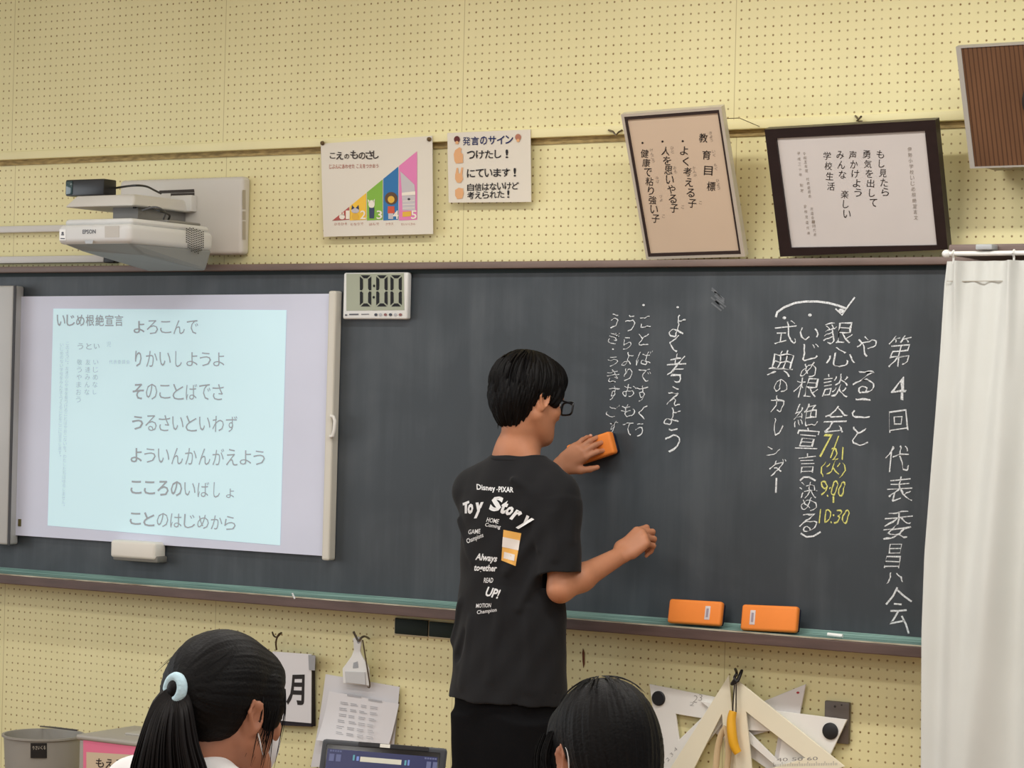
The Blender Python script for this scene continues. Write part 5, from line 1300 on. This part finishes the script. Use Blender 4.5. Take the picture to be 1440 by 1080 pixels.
lk.build('hair_locks', hair_m, hair, smooth=True)
# glasses
gl = mat('glasses_black', (16, 15, 16), .3, .5)
gb = MB()
for q in (-1, 1):
    P = []
    for k in range(24):
        a_ = 2*pi*k/24; cx_, sz = cos(a_), sin(a_)
        x = q*.035+.0275*math.copysign(abs(cx_)**.5, cx_); z = .001+.0185*math.copysign(abs(sz)**.5, sz); P.append(HB.w(x, .1165-.10*(abs(x))**1.0*.12, z))
    gb.tube(P, .0028, 8, closed=True)
    gb.tube([HB.w(q*.0615, .109, .011), HB.w(q*.072, .098, .011), HB.w(q*.079, .04, .011), HB.w(q*.081, .006, .013), HB.w(q*.080, -.008, .004)], .0025, 8)
gb.tube([HB.w(-.0085, .1155, .005), HB.w(0, .117, .008), HB.w(.0085, .1155, .005)], .0021, 8)
gls = gb.build('glasses', gl, boy, smooth=True)
lb_ = MB()
for q in (-1, 1): lb_.add([HB.w(q*.034+.0245*math.copysign(abs(cos(2*pi*k/24))**.6, cos(2*pi*k/24)), .112, .001+.0165*math.copysign(abs(sin(2*pi*k/24))**.7, sin(2*pi*k/24))) for k in range(24)], [tuple(range(24))])
gm_ = mat('lens_glass', (245, 248, 250), .02, .5, trans=1.0); gm_.node_tree.nodes['Principled BSDF'].inputs['IOR'].default_value = 1.04; lb_.build('lenses', gm_, gls)

# ------------------------------------------------------------------ the two girls in front
tee_w = mat('white_shirt', (226, 224, 222), .8, .2, .03, 10, bump=.15, bscale=500)
mask_m = mat('mask_white', (222, 222, 226), .8, .2); loop_m = mat('mask_loop', (232, 232, 232), .8, .2)
def girl(hpx, Z, az, pitch, roll, label, sc, taz, body_off):
    hc_ = atZ(hpx[0], hpx[1], Z); H = Head(hc_, az, pitch, roll, sc)
    f = Vector((sin(radians(taz)), cos(radians(taz)), 0)); r = Vector((cos(radians(taz)), -sin(radians(taz)), 0))
    base = Vector((hc_.x, hc_.y, 0)) - f*.05 + r*body_off
    P = empty('person', (base.x, base.y, 0), label, 'person')
    zsh = hc_.z-(.124 if az > 0 else .17); seat = .42
    Fd = Field((hc_.x-.40, hc_.y-.45, .0), (hc_.x+.40, hc_.y+.50, hc_.z+.15), .0034)
    H.build(Fd)
    nbp = Vector((base.x, base.y, zsh+.05)); Fd.cone(H.w(0, -.03, -.07), nbp, .047, .052, .02)
    Fd.loft([seat-.03, seat+.12, zsh-.12, zsh, zsh+.03], base.x, base.y, [.15, .12, .13, .13, .06], [.11, .09, .09, .075, .05], radians(taz), .03)
    for q in (-1, 1):
        sh_ = base+r*q*.125+Vector((0, 0, zsh-.015)); el = sh_+f*.06+r*q*.03-Vector((0, 0, .22)); wr = el+f*.17-r*q*.08+Vector((0, 0, .03))
        Fd.cone(sh_, el, .042, .033, .03); Fd.cone(el, wr, .033, .022, .02)
        hand(Fd, wr, f-r*q*.4, Vector((0, 0, 1)), q > 0, ((15, 25, 20),)*4, ((.7, .6, -.1), (.3, 0, 0), (.2, 0, 0)), .86)
        hp = base+r*q*.075+Vector((0, 0, seat+.065)); kn = hp+f*.33; Fd.cone(hp, kn, .075, .055, .03); Fd.cone(kn, kn-Vector((0, 0, seat-.02))+f*.0, .052, .034, .02)
        ft = Vector((kn.x, kn.y, .04)); Fd.cone(ft, ft+f*.13, .034, .026, .02)
    skin(Fd, 'body', mat('skin_shade', (164, 110, 84), .5, .35, .05, 30, sss=.05), P, 2); del Fd  # girls' skin colour darkened to carry the shade they sit in
    H.extras(P, white_m, hair_m)
    G = Field((hc_.x-.34, hc_.y-.36, seat-.06), (hc_.x+.34, hc_.y+.42, zsh+.10), .005)
    G.loft([seat-.03, seat+.12, zsh-.12, zsh-.02, zsh+.025, zsh+.045], base.x, base.y, [.165, .145, .155, .150, .09, .06], [.125, .108, .108, .09, .07, .055], radians(taz), .02)
    for q in (-1, 1):
        sh_ = base+r*q*.125+Vector((0, 0, zsh-.015)); el = sh_+f*.06+r*q*.03-Vector((0, 0, .22)); u = (el-sh_).normalized()
        G.cone(sh_-r*q*.06+Vector((0, 0, .02)), sh_, .052, .055, .04); G.capcone(sh_-u*.01, sh_+u*.16, .056, .060, .025)
    sh1 = skin(G, 'shirt', tee_w, P, 2); del G
    G = Field((hc_.x-.34, hc_.y-.40, .2), (hc_.x+.34, hc_.y+.50, seat+.2), .006)
    G.loft([seat-.012, seat+.10], base.x, base.y, .160, .122, radians(taz), .02)
    for q in (-1, 1):
        hp = base+r*q*.078+Vector((0, 0, seat+.068)); G.cone(hp, hp+f*.30, .082, .074, .03)
    skin(G, 'shorts', mat('navy_shorts', (32, 36, 54), .85, .2), P, 1); del G
    # mask with ear loops
    mv = MB(); NU_, NV_ = 16, 10
    for side in (0, 1):
        for j in range(NV_+1):
            for i in range(NU_+1):
                a_ = -1.25+2.5*i/NU_; t = j/NV_; z = -.012-.088*t
                rx = (.066-.020*t*t); ry = .066+.012*sin(pi*t); k_ = 1-(.002*side)
                w_ = H.w((rx+.004)*sin(a_)*k_, .036+(ry)*cos(a_)*k_*(1.0 if abs(a_) < .9 else .96), z*(1-.25*(abs(a_)/1.25)**2)-.010*(abs(a_)/1.25)**2)
                mv.v.append(tuple(w_))
    nn_ = (NU_+1)*(NV_+1)
    for j in range(NV_):
        for i in range(NU_):
            q0 = j*(NU_+1)+i; mv.f += [(q0, q0+1, q0+NU_+2, q0+NU_+1), (nn_+q0, nn_+q0+NU_+1, nn_+q0+NU_+2, nn_+q0+1)]; mv.mi += [0, 0]
    mk = mv.build('face_mask', mask_m, P, smooth=True)
    for q in (-1, 1):
        lp = [H.w(q*.067, .056, -.020), H.w(q*.074, .022, .008), H.w(q*(.080 if az < 0 else .073), -.006, .026), H.w(q*(.083 if az < 0 else .071), -.026, .010), H.w(q*(.079 if az < 0 else .071), -.016, -.022), H.w(q*.072, .012, -.050), H.w(q*.060, .050, -.074)]
        if az > 0: lp = [H.w(q*.060, .050, -.074), H.w(q*.070, .034, -.052), H.w(q*.076, .018, -.028)]
        MB().tube(smooth_path(lp), .0012, 6).build('ear_loop', loop_m, mk, smooth=True)
    # chair
    ch = empty('classroom_chair', (base.x, base.y, 0), 'wooden classroom chair under '+('the girl with the ponytail' if az > 0 else 'the girl in front of the set squares'), 'chair')
    Rm = Matrix.Translation(Vector((base.x, base.y, 0))) @ frame_of(taz, 0).to_4x4(); wd = mat('chair_wood', (190, 148, 98), .4, .4, .1, 8, (1, 8, 1)); stl = mat('desk_steel', (150, 156, 150))
    MB().rbox(-.19, .19, -.19, .19, seat-.055, seat-.038, .006, 2, 0, Rm).build('seat', wd, ch, smooth=True)
    MB().rbox(-.18, .18, -.235, -.220, seat+.10, seat+.24, .006, 2, 0, Rm).build('backrest', wd, ch, smooth=True)
    for sx in (-.17, .17):
        MB().cyl(Rm @ Vector((sx, .17, 0)), Rm @ Vector((sx, .17, seat-.056)), .011, 12).build('leg', stl, ch, smooth=True)
        MB().tube([Rm @ Vector((sx, -.17, 0)), Rm @ Vector((sx, -.175, seat-.056)), Rm @ Vector((sx, -.208, seat+.23))], .011, 12).build('leg', stl, ch, smooth=True)
    return P, H, sh1
GZ = 3.95
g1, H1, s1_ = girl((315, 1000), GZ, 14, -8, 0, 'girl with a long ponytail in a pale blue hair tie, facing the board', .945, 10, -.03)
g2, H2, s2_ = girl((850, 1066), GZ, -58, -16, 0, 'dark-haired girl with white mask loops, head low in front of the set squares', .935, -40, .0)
HC1 = H1.c
G = Field(np.array(HC1)-.17, np.array(HC1)+.17, .0024)
H1.e(G, (0, -.012, .044), (.082, .104, .093), .01)
H1.e(G, (0, -.048, .012), (.076, .060, .066), .03)
H1.e(G, (0, -.040, -.018), (.060, .050, .034), .02)
H1.e(G, (0, .056, .062), (.066, .040, .044), .02)
for q in (-1, 1): H1.e(G, (q*.066, .046, .020), (.015, .028, .045), .012)
H1.e(G, (0, .125, -.040), (.080, .055, .085), .010, 'sub')
for q in (-1, 1):
    H1.e(G, (q*.088, .010, -.020), (.024, .022, .034), .006, 'sub'); H1.e(G, (q*.085, .020, -.065), (.045, .055, .040), .012, 'sub')
TIE = H1.w(.016, -.116, .030); tie_ax = (H1.d(-.02, -1, .02)).normalized()
R1 = np.array(H1.R)
def pulled(P):
    q = (P-np.array(H1.w(.012, -.10, .03)))@R1; an = np.arctan2(q[..., 0], q[..., 2]); rr = np.sqrt(q[..., 0]**2+q[..., 2]**2)
    return (.0004*np.sin(an*46+q[..., 1]*20+2*np.sin(an*7))+.0004*np.sin(an*83+1+3*np.sin(an*5))+.0003*np.sin(an*17))*np.clip(rr/.04, 0, 1)
G.put(pulled, np.array(HC1)-.17, np.array(HC1)+.17, 0, 'disp', 0)
G.cone(H1.w(.010, -.090, .032), TIE, .028, .014, .02)
h1 = skin(G, 'hair', hair_m, g1, 1); del G
MB().tube([TIE+tie_ax*.0+ (H1.d(cos(a_), 0, sin(a_))-tie_ax*tie_ax.dot(H1.d(cos(a_), 0, sin(a_))))*.0185+tie_ax*.004 for a_ in np.linspace(0, 2*pi, 25)[:-1]], .0085, 10, closed=True).build('hair_tie', mat('hair_tie_blue', (188, 216, 226), .8, .2, .06, 80, bump=.4, bscale=200), g1, smooth=True)
tail_m = mat('tail_hair', (18, 13, 12), .5, .2, .35, 60, (1, 1, .25))
pt_ = MB()
for i in range(430):
    u, v = random.uniform(-1, 1), random.uniform(-1, 1)
    if u*u+v*v > 1: continue
    sx = TIE+H1.d(u*.012, -.002, v*.012)
    e1 = sx + cR*(-.006+u*.022) - cU*.022 + cF*(-.010+v*.02)
    e2 = TIE + cR*(-.012+u*.047) - cU*.080 + cF*(-.02+v*.034)
    e3 = TIE + cR*(-.010+u*.066) - cU*.150 + cF*(-.02+v*.038)
    e4 = TIE + cR*(-.006+u*.062) - cU*.25 + cF*(-.015+v*.036)
    e5 = TIE + cR*(-.012+u*.030) - cU*(.33+random.uniform(-.02, .04)) + cF*(-.01+v*.025)
    lock(pt_, smooth_path([sx, e1, e2, e3, e4, e5], 4), random.uniform(.0022, .0048), 5, .6)
pt_.build('ponytail', tail_m, h1, smooth=True)
st = MB()
for i in range(20):                                # loose strands before and over the ear
    x = .072+random.uniform(0, .006); y = .032+random.uniform(-.02, .035)
    P = [H1.w(x-.006, y+.004, .05), H1.w(x+.004, y+.002, .018), H1.w(x+.002, y+random.uniform(-.004, .006), -.02), H1.w(x-.006, y+random.uniform(-.01, .01), -.05-random.uniform(0, .045))]
    lock(st, smooth_path(P, 3), random.uniform(.0007, .0018), 5)
for i in range(22):
    a_ = random.uniform(-1.2, 1.2); P = [H1.w(.08*sin(a_)*.9, -.02+.02*cos(a_*3), .125+.008*cos(a_)-.02*abs(a_)), H1.w(.084*sin(a_), -.06, .118-.03*abs(a_)), H1.w(.08*sin(a_), -.10, .08-.03*abs(a_)+random.uniform(0, .01))]
    lock(st, smooth_path(P, 3), .0012, 5)
st.build('loose_strands', hair_m, h1, smooth=True)

HC2 = H2.c
G = Field(np.array(HC2)-.18, np.array(HC2)+.18, .0024)
H2.e(G, (0, -.012, .044), (.084, .103, .091), .01)
H2.e(G, (0, -.048, -.010), (.079, .064, .092), .03)
H2.e(G, (0, -.050, -.085), (.062, .048, .06), .03)
H2.e(G, (0, .060, .062), (.066, .044, .044), .02)
for q in (-1, 1): H2.e(G, (q*.064, .052, .010), (.016, .030, .055), .012)
H2.e(G, (0, .125, -.040), (.075, .055, .085), .010, 'sub')
for q in (-1, 1):
    H2.e(G, (q*.089, .010, -.018), (.024, .023, .036), .006, 'sub'); H2.e(G, (q*.085, .022, -.065), (.045, .045, .040), .012, 'sub')
R2 = np.array(H2.R)
def combed(P):
    q = (P-np.array(H2.c))@R2; an = np.arctan2(q[..., 0], -(q[..., 1]+.03))
    rr = np.sqrt(q[..., 0]**2+(q[..., 1]+.03)**2)
    return (.0007*np.sin(an*44+q[..., 2]*25)+.0006*np.sin(an*77-q[..., 2]*20+1)+.0008*np.sin(an*15))*np.clip(rr/.045, 0, 1)
G.put(combed, np.array(HC2)-.18, np.array(HC2)+.18, 0, 'disp', 0)
h2 = skin(G, 'hair', hair_m, g2, 1); del G
st = MB()
for i in range(40):
    x = -.078-random.uniform(0, .010); y = .045+random.uniform(-.012, .05)
    P = [H2.w(x+.010, y-.01, .055), H2.w(x-.003, y, .02), H2.w(x-.004, y+random.uniform(-.006, .008), -.02), H2.w(x+.004, y+random.uniform(-.01, .01), -.06-random.uniform(0, .03))]
    lock(st, smooth_path(P, 3), random.uniform(.0009, .0024), 5)
for i in range(40):
    a_ = random.uniform(-pi, pi); b0 = random.uniform(.0, .05); P = []
    for k in range(5):
        t = .12+.16*k; r0 = sin(t*1.3); P.append(H2.w(.087*sin(a_+t*.15)*r0, -.012+.106*cos(a_+t*.15)*r0, .044+.094*cos(t*1.3)+.0006*k))
    lock(st, smooth_path(P, 3), random.uniform(.0012, .002), 5)
st.build('loose_strands', hair_m, h2, smooth=True)
